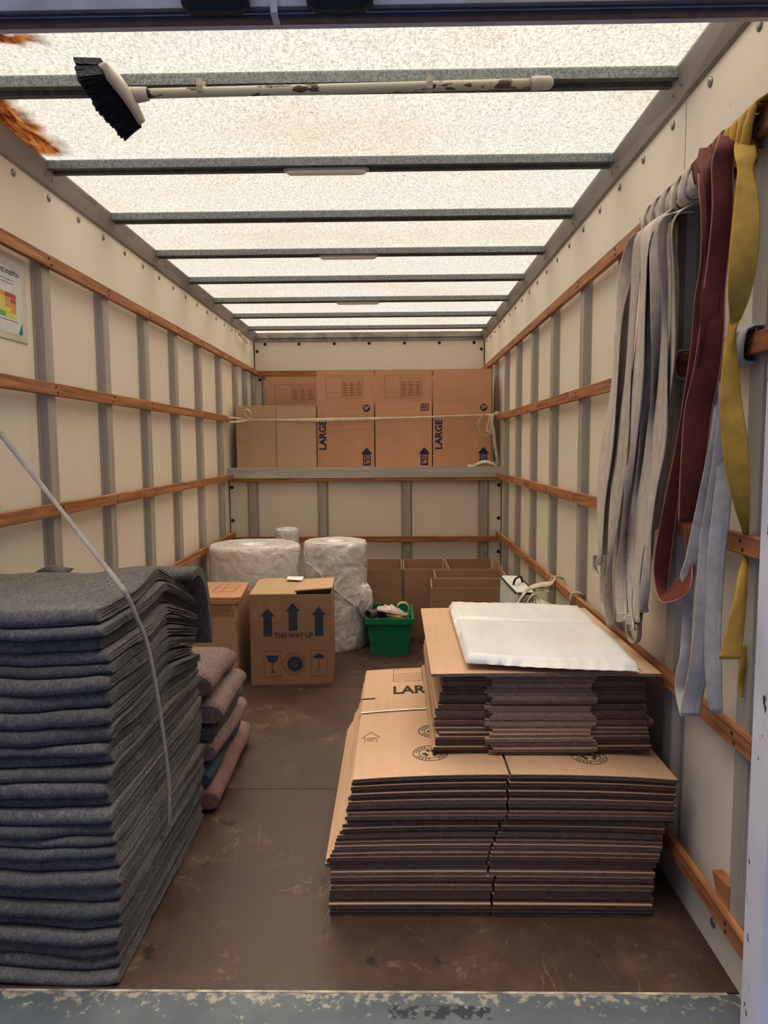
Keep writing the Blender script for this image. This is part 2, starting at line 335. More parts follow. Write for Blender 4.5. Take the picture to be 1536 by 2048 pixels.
def web_mat(name, col, scale=1.0, stitch=None):
    m, nt, b = mat(name, .8, .25)
    v = coords(nt, (1, 1, 1), 'UV')
    br = N(nt, 'ShaderNodeTexWave', wave_type='BANDS', bands_direction='Y'); br.inputs['Scale'].default_value = 60; nt.links.new(v, br.inputs['Vector'])
    b2 = N(nt, 'ShaderNodeTexWave', wave_type='BANDS', bands_direction='X'); b2.inputs['Scale'].default_value = 5; nt.links.new(v, b2.inputs['Vector'])
    n = nz(nt, coords(nt), 30, 4, .65)
    c = ramp(nt, n, [(.3, [x*.78 for x in col]), (.7, [min(1, x*1.15) for x in col])])
    c = mix(nt, .3, c, ramp(nt, b2.outputs['Fac'], [(.2, (.7, .7, .7)), (.8, (1.1, 1.1, 1.1))]), 'MULTIPLY')
    c = mix(nt, .25, c, ramp(nt, br.outputs['Fac'], [(.2, (.7, .7, .7)), (.8, (1.1, 1.1, 1.1))]), 'MULTIPLY')
    if stitch:
        s = N(nt, 'ShaderNodeSeparateXYZ'); nt.links.new(v, s.inputs[0])
        a = N(nt, 'ShaderNodeMath', operation='SUBTRACT'); a.inputs[1].default_value = .72; nt.links.new(s.outputs[0], a.inputs[0])
        ab = N(nt, 'ShaderNodeMath', operation='ABSOLUTE'); nt.links.new(a.outputs[0], ab.inputs[0])
        lt = N(nt, 'ShaderNodeMath', operation='LESS_THAN'); lt.inputs[1].default_value = .035; nt.links.new(ab.outputs[0], lt.inputs[0])
        w2 = N(nt, 'ShaderNodeTexWave', wave_type='BANDS', bands_direction='Y'); w2.inputs['Scale'].default_value = 30; nt.links.new(v, w2.inputs['Vector'])
        g = N(nt, 'ShaderNodeMath', operation='GREATER_THAN'); g.inputs[1].default_value = .5; nt.links.new(w2.outputs['Fac'], g.inputs[0])
        mu = N(nt, 'ShaderNodeMath', operation='MULTIPLY'); nt.links.new(lt.outputs[0], mu.inputs[0]); nt.links.new(g.outputs[0], mu.inputs[1])
        c = mix(nt, mu.outputs[0], c, stitch)
    hv = N(nt, 'ShaderNodeHueSaturation'); mr = N(nt, 'ShaderNodeMapRange'); mr.inputs[3].default_value = .85; mr.inputs[4].default_value = 1.12; nt.links.new(rnd(nt), mr.inputs[0]); nt.links.new(mr.outputs[0], hv.inputs['Value']); nt.links.new(c, hv.inputs['Color'])
    nt.links.new(hv.outputs[0], b.inputs['Base Color']); bump(nt, b, b2.outputs['Fac'], .35, .003)
    return m
WEBG = web_mat('grey_webbing', (.52, .45, .385), 1, (.3, .27, .25))
WEBG2 = web_mat('pale_grey_webbing', (.50, .47, .44), 1, (.3, .29, .29))
WEBR = web_mat('rust_red_webbing', (.14, .030, .022))
WEBRE = simple('rust_red_selvedge', (.42, .17, .12), .8)
WEBY = web_mat('mustard_webbing', (.46, .265, .04))
WEBC = web_mat('cream_webbing', (.72, .62, .47))
WEBT = web_mat('taupe_webbing', (.40, .36, .32))

def bubble_mat():
    m, nt, b = mat('bubble_wrap', .18, .6); v = coords(nt)
    vo = N(nt, 'ShaderNodeTexVoronoi'); vo.inputs['Scale'].default_value = 105; vo.inputs['Randomness'].default_value = .35; nt.links.new(v, vo.inputs['Vector'])
    n = nz(nt, coords(nt, (1, 1, .55), rot=(.6, .5, .2)), 12, 4, .55, 1.8); n2 = nz(nt, v, 30, 4, .7)
    h = N(nt, 'ShaderNodeMath', operation='MULTIPLY_ADD'); h.inputs[1].default_value = -.32; nt.links.new(vo.outputs['Distance'], h.inputs[0]); nt.links.new(n2, h.inputs[2])
    h2 = N(nt, 'ShaderNodeMath', operation='MULTIPLY_ADD'); h2.inputs[1].default_value = 2.2; nt.links.new(n, h2.inputs[0]); nt.links.new(h.outputs[0], h2.inputs[2])
    c = ramp(nt, n, [(.3, (.80, .755, .71)), (.7, (.95, .92, .89))])
    c = mix(nt, .35, c, ramp(nt, vo.outputs['Distance'], [(.1, (1.06, 1.06, 1.06)), (.55, (.88, .86, .84))]), 'MULTIPLY')
    nt.links.new(c, b.inputs['Base Color']); bump(nt, b, h2.outputs[0], .5, .012); b.inputs['Coat Weight'].default_value = .5; b.inputs['Coat Roughness'].default_value = .12
    b.inputs['Transmission Weight'].default_value = .08
    return m
BUBBLE = bubble_mat()
FOAM, nt_, b_ = mat('white_foam_in_film', .3, .5)
_v = coords(nt_); _n = nz(nt_, coords(nt_, (1, .3, 1), rot=(0, 0, .3)), 12, 4, .6, .8); nt_.links.new(ramp(nt_, _n, [(.3, (.72, .71, .72)), (.7, (.82, .81, .81))]), b_.inputs['Base Color']); bump(nt_, b_, _n, .25, .006)
GREEN = simple('green_plastic', (.004, .20, .085), .35, .5, 0, .08, 20)
CASE = simple('pale_grey_fabric', (.62, .63, .6), .7, .3, 0, .08, 20, .1)
LENS = simple('frosted_lamp_lens', (.72, .7, .66), .3, .5, 0, .04)
POLE, nt_, b_ = mat('chipped_green_paint', .45, .4)
_v = coords(nt_, (.45, 1, 1)); _n = nz(nt_, _v, 26, 3, .55); _c = mix(nt_, ramp(nt_, _n, [(.57, (0, 0, 0)), (.59, (1, 1, 1))]), ramp(nt_, nz(nt_, _v, 5, 2), [(.3, (.38, .36, .27)), (.7, (.46, .43, .33))]), (.07, .035, .03)); nt_.links.new(_c, b_.inputs['Base Color'])
BEIGE = simple('beige_plastic', (.44, .38, .32), .5)
def bristle_mat():
    m, nt, b = mat('black_bristles', .6, .3); n = nz(nt, coords(nt, (1, 1, 1)), 160, 2, .6)
    nt.links.new(ramp(nt, n, [(.4, (.005, .006, .012)), (.7, (.03, .035, .055))]), b.inputs['Base Color']); bump(nt, b, n, .8, .01); return m
BRIST = bristle_mat()

# ------------------------------------------------------------------ the setting
XL, XR, Y0, Y1, Y2, ZC, ZS = -1.265, .805, 1.578, 5.38, 6.46, 2.308, 1.135
def struct(name, mt, a, b, **k):
    return boxo(name, mt, a, b, kind='structure', **k)
wl = struct('wall_left', WALL, (XL-.03, 1.44, -.05), (XL, Y2+.03, ZC+.03))
wr = struct('wall_right', WALL, (XR, 1.44, -.05), (XR+.03, Y2+.03, ZC+.03))
wf = struct('wall_front', WALL, (XL, Y1, 0), (XR, Y1+.03, ZS-.03))
wp = struct('wall_overcab', WALL, (XL, Y2, ZS), (XR, Y2+.03, ZC+.02))
fl = struct('floor', DARK, (XL, 1.50, -.05), (XR, Y1+.03, -.018))
def rel(o, p): return Vector(p)-o.location
def child(name, mt, parent, a, b, bev=0, **k):
    o = boxo(name, mt, a, b, parent, bev, **k); o.location = o.location-parent.location; return o
for i, (a, b) in enumerate(((Y0, 2.576), (2.579, 3.72), (3.723, Y1))):
    child('floor_panel', FLOOR, fl, (XL, a, -.018), (XR, b, 0))
shelf = struct('floor_overcab', SHELFM, (XL, Y1-.045, ZS-.055), (XR, Y2, ZS))
child('front_flange', SHELFM, shelf, (XL+.002, Y1-.05, ZS-.075), (XR-.002, Y1-.045, ZS+.004))

def roof():
    m = MB(); nx, ny = 12, 100; vs = []
    for j in range(ny+1):
        for i in range(nx+1):
            x = XL+.015+(XR-XL-.03)*i/nx; y = 1.5+(Y2-1.5)*j/ny
            z = ZC+.006*math.sin(2*PI*(y-2.03)/.578)**2*math.sin(PI*i/nx)+.004*noise.noise(Vector((x*3, y*3, 0)))+.003
            vs.append((x, y, z))
    m.add(vs, [(j*(nx+1)+i, j*(nx+1)+i+1, (j+1)*(nx+1)+i+1, (j+1)*(nx+1)+i) for j in range(ny) for i in range(nx)], 0, True)
    return m.build('ceiling', ROOF, fix=False)
ceil = tag(roof(), kind='structure')
def beam_mesh():
    m = MB(); w = XR-XL-.05; h = .027; d = .082
    # hat section: face lip, sloped side, underside with two ribs, its shade put into the colour
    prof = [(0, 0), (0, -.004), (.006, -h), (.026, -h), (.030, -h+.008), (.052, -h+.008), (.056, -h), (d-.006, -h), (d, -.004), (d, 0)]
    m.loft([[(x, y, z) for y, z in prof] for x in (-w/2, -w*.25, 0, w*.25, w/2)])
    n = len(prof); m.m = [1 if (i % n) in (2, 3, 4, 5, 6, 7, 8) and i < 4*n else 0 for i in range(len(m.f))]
    return m
bm_ = beam_mesh().build('roof_beam', [GALV, BEAMSHADE], ceil, ((XL+XR)/2, 2.03, ZC))
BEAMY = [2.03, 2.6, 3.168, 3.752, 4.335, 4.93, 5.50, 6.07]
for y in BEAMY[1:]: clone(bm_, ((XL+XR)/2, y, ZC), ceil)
child('end_rail', RAIL, ceil, (XL+.02, Y2-.03, ZC-.045), (XR-.02, Y2, ZC-.002))
# eaves rails
def rail(side, name):
    X = XR if side > 0 else XL; s = -side; m = MB()
    prof = [(X, ZC), (X+s*.038, ZC), (X+s*.038, ZC-.006), (X+s*.012, ZC-.07), (X+s*.004, ZC-.075), (X, ZC-.075)]
    m.loft([[(x, y, z) for x, z in prof] for y in (1.45, 3, 4.5, Y2)])
    o = tag(m.build(name, RAIL), kind='structure')
    k = MB(); k.lathe((0, 0, 0), [(.006, 0), (.006, .002), (.002, .004)], 8)
    first = None
    for y in BEAMY:
        for d in (.01, .07):
            p = (X+s*.024, y+d, ZC-.043)
            if first is None: first = k.build('screw_head', STEEL, o, p); first.rotation_euler = (0, side*-1.2+PI, 0)
            else: clone(first, p, o)
    return o
rail(1, 'trim_1'); rail(-1, 'trim_2')
child('end_rail', RAIL, wp, (XL, Y2-.012, 2.235), (XR, Y2, ZC-.01))

# battens and posts
BZ = [1.973, 1.524, 1.092, .653, .20]      # tops
def holes(parent, wall, side, y, z, front):
    pass
nailm = MB(); nailm.lathe((0, 0, 0), [(.0045, 0), (.0045, .0015), (.001, .002)], 8)
nail0 = None
for side, wall in ((1, wr), (-1, wl)):
    X = XR if side > 0 else XL; s = -side
    ypost = [1.56, 1.99, 2.52, 3.02, 3.585, 4.10, 4.61, 5.10] if side > 0 else [2.02, 2.568, 3.09, 3.59, 4.066, 4.57, 5.10]
    # hat-section post: its own mesh once, shared
    pm = MB(); zt = BZ[0]-.01
    prof = [(0, -.056), (0, .056), (.003, .056), (.003, .041), (.027, .030), (.027, -.030), (.003, -.041), (.003, -.056)]
    pm.loft([[(s*a, b, z) for a, b in prof] for z in (.155, zt)])
    p0 = pm.build('wall_post', ALU, wall, Vector((X, ypost[0], .02))-wall.location)
    fm = MB(); fm.box((s*.0028 if s > 0 else -.0045, .0405, .155), (s*.0045 if s > 0 else -.0028, .0563, zt))
    f0 = fm.build('post_flange', ALUL, p0)
    for y in ypost[1:]:
        c = clone(p0, Vector((X, y, .02))-wall.location, wall); clone(f0, (0, 0, 0), c)
    for y in (5.62, 5.98, 6.34):              # the posts beside the overcab floor
        k = MB(); k.loft([[(s*a, b, z) for a, b in prof] for z in (0, zt-ZS)]); k.build('wall_post', ALU, wall, Vector((X, y, ZS+.01))-wall.location)
    for bi, z in enumerate(BZ):
        ys = [1.478, Y1-.02] if bi >= 2 else [1.478, Y2-.02]
        if bi == 1: ys = [1.478, Y1+.0]
        cuts = {(-1, 1): [3.72], (1, 1): [3.15], (-1, 2): [3.44], (1, 3): [3.6], (1, 0): [4.0], (-1, 0): [4.1]}.get((side, bi), [3.9])
        pts = [ys[0]]+cuts+[ys[1]]
        for a, b in zip(pts[:-1], pts[1:]):
            x0, x1 = sorted((X+s*.027, X+s*.047))
            o = child('batten', WOOD_Y, wall, (x0, a+.001, z-.045), (x1, b-.001, z), .002)
            for y in ypost:
                if a < y < b:
                    for dz in (-.014, -.033):
                        q = Vector((X+s*.0472, y+random.uniform(-.012, .012), z+dz))-wall.location-o.location
                        if nail0 is None: nail0 = nailm.build('screw_head', DARK, o, q); nail0.rotation_euler = (0, s*PI/2, 0)
                        else: clone(nail0, q, o, (0, s*PI/2, 0))
    # dome rivets under the eaves rail
    rm = MB(); rm.lathe((0, 0, 0), [(.0125, 0), (.0125, .002), (.009, .005), (.004, .0055)], 12)
    ry = 1.66 if side > 0 else 1.70; r0 = None; k = 0
    while ry < Y2-.05:
        q = Vector((X, ry, ZC-.105))-wall.location
        if r0 is None: r0 = rm.build('rivet', STEEL, wall, q); r0.rotation_euler = (0, s*PI/2, 0)
        else: clone(r0, q, wall)
        ry += .244
    for (yy, zz) in ((1.72, .075),): clone(r0, Vector((X, yy, zz))-wall.location, wall)
    # panel joint line above the top batten
    child('panel_joint', DARK, wall, (min(X, X+s*.0006), 2.055, BZ[0]), (max(X, X+s*.0006), 2.0565, ZC-.08))
# front wall posts and battens
pm = MB(); prof = [(-.042, 0), (-.042, -.003), (-.034, -.003), (-.026, -.024), (.026, -.024), (.034, -.003), (.042, -.003), (.042, 0)]
pm.loft([[(a, b, z) for a, b in prof] for z in (0, ZS-.09)])
p0 = None
for x in (-1.083, -.551, .085, .667):
    q = Vector((x, Y1, .005))-wf.location
    if p0 is None: p0 = pm.build('wall_post', ALU, wf, q)
    else: clone(p0, q, wf)
child('batten', WOOD_X, wf, (XL+.03, Y1-.046, 1.032), (XR-.03, Y1-.026, 1.076), .002)
child('batten', WOOD_X, wf, (XL+.03, Y1-.046, .570), (XR-.03, Y1-.026, .614), .002)
child('corner_gap', DARK, wf, (XL+.001, Y1-.003, 0), (XL+.006, Y1, ZS-.08)); child('corner_gap', DARK, wf, (XR-.006, Y1-.003, 0), (XR-.001, Y1, ZS-.08))
rv = MB(); rv.lathe((0, 0, 0), [(.014, 0), (.014, .002), (.009, .006), (.004, .0065)], 12)
r0 = rv.build('rivet', DARK, wf, Vector((XL+.022, Y1, .989))-wf.location); r0.rotation_euler = (PI/2, 0, 0)
for x, z in ((XL+.022, .737), (XR-.022, .997), (XR-.022, .746), (XR-.022, .489)): clone(r0, Vector((x, Y1, z))-wf.location, wf)
child('batten', WOOD_X, wp, (XL+.03, Y2-.046, 1.922), (XR-.03, Y2-.026, 1.973), .002)
for x in (-1.162, -.857, -.54, -.229, .09, .40, .709): clone(r0, Vector((x, Y2-.012*(0), 2.213))-wp.location, wp)
for x, z in ((XL+.03, 2.15), (XR-.03, 2.155), (XL+.05, 1.9)): clone(r0, Vector((x, Y2, z))-wp.location, wp)
child('corner_gap', DARK, wp, (XL+.001, Y2-.003, ZS), (XL+.008, Y2, ZC-.08)); child('corner_gap', DARK, wp, (XR-.008, Y2-.003, ZS), (XR-.001, Y2, ZC-.08))
for x in (-1.16, .70): 
    k = MB(); k.loft([[(a, b, z) for a, b in prof] for z in (0, .78)]); k.build('wall_post', ALU, wp, Vector((x, Y2, ZS+.005))-wp.location)

# rear door surround
sill = struct('trim_3', SILL, (XL-.1, 1.40, -.06), (XR+.25, Y0-.004, -.001))
sill.location.y += 0
child('sill_edge', simple('bare_edge_strip', (.36, .31, .24), .6, .3, 0, .6, 22), sill, (XL, Y0-.008, -.012), (XR-.03, Y0-.001, .0005))
hd = struct('trim_4', HEADER, (XL-.15, 1.478, 2.139), (XR+.25, 1.50, 2.62))
child('header_lip', HEADER, hd, (XL-.15, 1.50, 2.1385), (XR+.25, 1.531, 2.20))
child('rubber_seal', SEALD, hd, (XL-.15, 1.472, 2.139), (XR+.25, 1.4795, 2.151), .003)
child('rubber_seal', SEALD, hd, (XL-.15, 1.480, 2.1335), (XR+.25, 1.490, 2.1395), .0025)
child('rusty_strip', SEAL, hd, (XL-.15, 1.492, 2.1355), (XR+.25, 1.512, 2.1392), .0015)
child('seal_joint', HEADER, hd, (-.240, 1.466, 2.132), (-.226, 1.514, 2.172), .002)
for a, b, z in ((360, 496, 21), (612, 746, 17)):
    p = at(a, z, 'y', 1.44); q = at(b, z, 'y', 1.44)
    child('bumper', RUBBER, hd, (p.x, 1.43, p.z+.002), (q.x, 1.478, p.z+.10), .016)
pr_ = struct('trim_5', PAINT, (.758, 1.40, -.3), (.785, 1.476, 2.7))
child('post_return', PAINT, pr_, (.785, 1.40, -.3), (1.05, 1.435, 2.7))
child('post_ridge', PAINT, pr_, (.80, 1.385, -.3), (.82, 1.402, 2.7), .005)
struct('trim_6', PAINT, (XL-.25, 1.40, -.3), (XL+.0, 1.435, 2.7))

# ceiling lamps
def lamp(x0, x1, y, label):
    t = empty('ceiling_light', ((x0+x1)/2, y+.045, ZC-.027), label=label, cat='light', group=None)
    L = x1-x0
    def ring(sx, h, z): return [(sx*L/2-math.copysign(h, sx)+math.cos(a)*h*1.0 if False else 0, 0, 0) for a in (0,)]
    def stadium(hw, hl, z, n=8):
        P = []
        for k in range(n+1): a = -PI/2+PI*k/n; P.append((hl-hw+math.cos(a)*hw, math.sin(a)*hw, z))
        for k in range(n+1): a = PI/2+PI*k/n; P.append((-hl+hw+math.cos(a)*hw, math.sin(a)*hw, z))
        return P
    m = MB(); m.loft([stadium(.019, L/2, 0), stadium(.019, L/2, -.006)], 0); m.build('base', BEIGE, t)
    m = MB(); m.loft([stadium(.016, L/2-.008, -.006), stadium(.015, L/2-.012, -.014), stadium(.009, L/2-.02, -.018)], 0, True, True); m.build('lens', LENS, t)
lamp(-.396, -.088, 2.6, 'slim white lamp on the roof beam just beyond the broom')
lamp(-.395, -.083, 3.752, 'slim white lamp on a mid-roof beam, between the nearest and farthest lamps')
lamp(-.404, -.096, 4.93, 'slim white lamp on the far roof beam, smallest of three')

# broom
def broom():
    t = empty('broom', (-.15, 1.985, 2.262), label='long-handled broom with black bristles strapped under the first roof beam', cat='broom')
    def L(p): return Vector(p)-Vector((-.15, 1.985, 2.262))
    A = at(270, 188, 'z', 2.245); B = at(1062, 167, 'z', 2.262); E_ = at(1107, 165, 'z', 2.262)
    m = MB(); m.tube([L(A+(B-A)*k/6) for k in range(7)], .0125, 14); m.build('handle', POLE, t)
    m = MB(); m.tube([L(B), L(B+(E_-B)*.2), L(B+(E_-B)*.85), L(E_)], [.0165, .0175, .016, .006], 14); m.build('grip', BEIGE, t)
    m = MB(); m.tube([L(A+Vector((-.012, 0, -.004))), L(A+Vector((.035, 0, 0)))], [.021, .017], 14); m.build('socket', BEIGE, t)
    # head: long block across the handle, bristles pointing to the left
    P = at(203, 128, 'z', 2.25); Q = at(284, 244, 'z', 2.20); mid = (P+Q)/2
    d = (Q-P).normalized(); out = (at(205, 205, 'z', 2.215)-at(262, 185, 'z', 2.235)); out = (out-d*out.dot(d)).normalized(); up = d.cross(out)
    hl = (Q-P).length/2
    m = MB(); rings = []
    for k in range(13):
        a = -1+2*k/12; wdt = .027*math.sqrt(max(0, 1-abs(a)**4))+.004; c = mid+d*a*hl-out*(.010*(1-a*a))
        rings.append([L(c+up*wdt*u+out*v) for u, v in ((-1, .006), (-.8, -.006), (0, -.011), (.8, -.006), (1, .006), (0, .009))])
    m.loft(rings, 0, True, True); m.build('head_block', BEIGE, t)
    m = MB(); b0 = mid+out*.006; n = 0
    for i in range(70):
        for j in range(5):
            a = -.93+1.86*(i+random.uniform(-.3, .3))/69; u = -.8+1.6*j/4
            c = b0+d*a*hl+up*.022*u-out*.004; ln = .072+random.uniform(-.004, .004)-.012*abs(a)
            e = c+out*ln+d*(a*.018+random.uniform(-.003, .003))+up*(u*.012+random.uniform(-.003, .003)); r = .0055
            m.add([L(c+d*r), L(c-d*r*.5+up*r), L(c-d*r*.5-up*r), L(e+d*r*1.2), L(e-d*r*.6+up*r), L(e-d*r*.6-up*r)], [(0, 1, 4, 3), (1, 2, 5, 4), (2, 0, 3, 5), (3, 4, 5)])
    tag(m.build('bristles', BRIST, t, fix=False), kind='stuff')
    for px, py in ((402, 172), (859, 166)):
        c = at(px, py, 'z', 2.262)
        m = MB(); w_ = .008
        pts = [(0, -.016, .010), (0, -.0165, -.004), (0, -.012, -.0165), (0, 0, -.0185), (0, .013, -.015), (0, .0175, 0), (0, .0175, .018)]
        for x0 in (0,):
            rings = [[(x-.5*0-w_+(w_*2)*q, y*(1 if r == 0 else 1.14), z*(1 if r == 0 else 1.14)) for q, r in ((0, 0), (1, 0), (1, 1), (0, 1))] for x, y, z in [(0, p[1], p[2]) for p in pts]]
            m.loft([[tuple(Vector(p)+L(c)) for p in r] for r in rings])
        m.build('clip', BEIGE, t)
broom()

# grab handle at the far end of the left wall
m = MB(); m.tube(catmull([(XL, 5.72, 2.215), (XL+.03, 5.73, 2.205), (XL+.032, 5.8, 2.18), (XL+.032, 6.0, 2.165), (XL+.03, 6.08, 2.18), (XL, 6.09, 2.19)]), .008, 8)
tag(m.build('grab_handle', ALUL), 'small grey grab handle high on the left wall near the far corner', 'handle')

# ------------------------------------------------------------------ printing
def text2d(s, size, bold=0.0, align='CENTER'):
    cu = bpy.data.curves.new('t', 'FONT'); cu.body = s; cu.size = size; cu.offset = bold; cu.align_x = align; cu.align_y = 'CENTER'; cu.resolution_u = 3
    o = bpy.data.objects.new('t', cu); C.objects.link(o); bpy.context.view_layer.update()
    me = o.to_mesh(); vs = [(v.co.x, v.co.y) for v in me.vertices]; fs = [tuple(p.vertices) for p in me.polygons]
    o.to_mesh_clear(); bpy.data.objects.remove(o); bpy.data.curves.remove(cu); return vs, fs
class Ink:
    def __init__(s): s.v = []; s.f = []
    def poly(s, P): b = len(s.v); s.v += P; s.f.append(list(range(b, b+len(P))))
    def rect(s, x0, y0, x1, y1): s.poly([(x0, y0), (x1, y0), (x1, y1), (x0, y1)])
    def frame(s, x0, y0, x1, y1, t):
        s.rect(x0, y0, x1, y0+t); s.rect(x0, y1-t, x1, y1); s.rect(x0, y0+t, x0+t, y1-t); s.rect(x1-t, y0+t, x1, y1-t)
    def ring(s, cx, cy_, r0, r1, n=36, a0=0, a1=2*PI):
        for k in range(n):
            a = a0+(a1-a0)*k/n; b = a0+(a1-a0)*(k+1)/n
            s.poly([(cx+math.cos(a)*r0, cy_+math.sin(a)*r0), (cx+math.cos(a)*r1, cy_+math.sin(a)*r1), (cx+math.cos(b)*r1, cy_+math.sin(b)*r1), (cx+math.cos(b)*r0, cy_+math.sin(b)*r0)])
    def disc(s, cx, cy_, r, n=28): s.poly([(cx+math.cos(2*PI*k/n)*r, cy_+math.sin(2*PI*k/n)*r) for k in range(n)])
    def text(s, t, cx, cy_, size, bold=0, rot=0, sx=1, align='CENTER'):
        v, f = text2d(t, size, bold, align); b = len(s.v); c, q = math.cos(rot), math.sin(rot)
        s.v += [(cx+(x*sx)*c-y*q, cy_+(x*sx)*q+y*c) for x, y in v]; s.f += [[b+i for i in p] for p in f]
    def build(s, name, mt, parent, fn, **k):
        m = MB(); m.add([fn(x, y) for x, y in s.v], s.f); return tag(m.build(name, mt, parent, fix=False), **k)
def up_arrow(k, cx, y0, y1, w, hw, hh):
    k.rect(cx-w/2, y0, cx+w/2, y1-hh); k.poly([(cx-hw/2, y1-hh), (cx+hw/2, y1-hh), (cx, y1)])
def form(k, x0, y0, x1, y1, t=.0016):
    k.frame(x0, y0, x1, y1, t); xm = x0+(x1-x0)*.42; k.rect(xm, y0, xm+t, y1); k.rect(x0, y0+(y1-y0)*.24, xm, y0+(y1-y0)*.24+t)
    for i in range(1, 9):
        y = y0+(y1-y0)*i/9; k.rect(xm, y, x1, y+t*.8)
        if i < 7:
            for j in range(3):
                a = xm+(x1-xm)*(.06+.33*j); k.rect(a, y+t*1.5, a+(x1-xm)*random.uniform(.14, .24), y+t*4.2)
    for q in (.38, .68): k.rect(xm+(x1-xm)*q, y0, xm+(x1-xm)*q+t*.7, y0+(y1-y0)*.78)

# ------------------------------------------------------------------ cartons standing open or closed
TH = .006
def carton(name, x0, x1, y0, y1, z0, zb, zf, mt, label, cat='box', group=None, rz=0, flaps=(1, 1, 1, 1), lean=(.02, .02, .03, .03), closed=False):
    """walls to zb, flaps up to zf: front, back, left, right"""
    cx, cy_ = (x0+x1)/2, (y0+y1)/2; t = empty(name, (cx, cy_, z0), rz, label=label, cat=cat, group=group)
    hx, hy = (x1-x0)/2, (y1-y0)/2; h = zb-z0; f = zf-zb
    def body(m):
        O = [(-hx, -hy), (hx, -hy), (hx, hy), (-hx, hy)]; I = [(-hx+TH, -hy+TH), (hx-TH, -hy+TH), (hx-TH, hy-TH), (-hx+TH, hy-TH)]
        m.loft([[(a, b, z) for a, b in O] for z in (0, h*.5, h)], 0, False)
        m.loft([[(a, b, z) for a, b in I] for z in (TH, h)], 0, False)
        n = len(m.v); m.add([(a, b, h) for a, b in O]+[(a, b, h) for a, b in I], [(i, (i+1) % 4, 4+(i+1) % 4, 4+i) for i in range(4)], 1)
        m.add([(a, b, 0) for a, b in O], [(0, 1, 2, 3)]); m.add([(a, b, TH) for a, b in I], [(0, 1, 2, 3)])
    m = MB(); body(m); b = m.build('box_body', [mt, EDGEC], t)
    if f > 0.01:
        spec = [((-hx, -hy), (hx, -hy), (0, -1)), ((-hx, hy), (hx, hy), (0, 1)), ((-hx, -hy), (-hx, hy), (-1, 0)), ((hx, -hy), (hx, hy), (1, 0))]
        for i, (p, q, o) in enumerate(spec):
            if not flaps[i]: continue
            ff = f*flaps[i]; ln = lean[i]*ff/f; m = MB(); e = .003
            d = Vector((q[0]-p[0], q[1]-p[1])).normalized(); o = Vector(o)
            A = Vector(p)+d*e-o*.0005; B = Vector(q)-d*e-o*.0005
            R = []
            for P_, zz, l in ((A, h+.002, 0), (B, h+.002, 0), (B, h+ff, ln), (A, h+ff, ln)):
                R.append((P_+o*l, zz))
            outer = [(r.x, r.y, z) for r, z in R]; inner = [(r.x-o.x*.005, r.y-o.y*.005, z) for r, z in R]
            m.add(outer+inner, [(0, 1, 2, 3), (7, 6, 5, 4), (0, 4, 5, 1), (1, 5, 6, 2), (3, 7, 4, 0)]); m.add([outer[2], outer[3], inner[3], inner[2]], [(0, 1, 2, 3)], 1)
            m.build('flap', [mt, EDGEC], t)
    return t, hx, hy, h
GF = 'large flap-up cartons on the overcab shelf'
def front(hx, hy, lift=.0012):   # printing on a carton's front wall: u from the left edge, v from the base
    return lambda u, v: (-hx+u, -hy-lift, v)
# overcab row: the front y of the row
YS = 5.42
def big(x0, x1, label, large, logo, formp, top=1.862, y=YS):
    t, hx, hy, h = carton('cardboard_box', x0, x1, y, y+.5, ZS+.002, 1.632, top, CARD, label, 'box', GF, 0, (1, .9, 0, .96), (.006, 0, .03, .0))
    fn = front(hx, hy); fn2 = lambda u, v: (-hx+u, -hy-.0025-.006*max(0, v-h)/(top-1.632), v)
    if large:
        k = Ink(); k.text('LARGE', .045, .243, .073, .0022, PI/2, 1.03); k.build('lettering', INK, t, fn)
    W = x1-x0; cx = W-.058
    k = Ink(); up_arrow(k, cx, .012, .148, .058, .088, .048); k.build('arrow_print', INK, t, fn)
    k = Ink(); k.text('THIS', cx, .083, .02, .0006); k.text('WAY', cx, .064, .02, .0006); k.text('UP', cx, .036, .036, .0014); k.build('arrow_lettering', CARD, t, lambda u, v: (-hx+u, -hy-.0020, v))
    if logo == 'SP':
        k = Ink(); k.disc(cx, .445, .028); k.build('logo_disc', INK, t, fn)
        k = Ink(); k.text('SP', cx, .445, .04, .001); k.build('logo_lettering', CARD, t, lambda u, v: (-hx+u, -hy-.0020, v))
    else:
        k = Ink(); k.text('SELF', cx-.002, .468, .027, .0008); k.text('PAK', cx-.004, .446, .029, .0008); k.rect(cx-.03, .424, cx+.032, .431); k.rect(cx+.027, .424, cx+.033, .478); k.build('logo_lettering', INK, t, fn)
    if formp:
        k = Ink(); form(k, .072, h+.028, .355, h+.192); k.build('form_print', INKL, t, fn2)
    return t
big(-.592, -.158, 'tall red-brown carton marked LARGE with a form on its flap, beside the plain tan cartons', True, 'SP', True)
big(-.150, .280, 'tall red-brown carton between the two marked LARGE, with a square self-pack mark', False, 'SELF', True)
big(.288, .728, 'red-brown carton marked LARGE at the right end of the overcab shelf, blank flap', True, 'SP', False, 1.868)
t, hx, hy, h = carton('cardboard_box', -1.045, -.62, 5.80, 6.2, ZS+.002, 1.60, 1.86, CARDD, 'brown carton with a printed form on its flap, behind the two plain tan cartons', 'box', None, 0, (1, .9, .9, .9), (.0, 0, .02, .02))
k = Ink(); form(k, .07, h+.06, .40, h+.20); k.build('form_print', INKL, t, front(hx, hy, .0025))
carton('cardboard_box', -1.205, -.901, 5.41, 5.72, ZS+.002, 1.602, 1.602, CARDP, 'plain tan carton at the left end of the overcab shelf, behind the rope loop')
carton('cardboard_box', -.897, -.598, 5.40, 5.72, ZS+.002, 1.600, 1.600, CARDP, 'plain tan carton on the shelf, directly left of the carton marked LARGE')
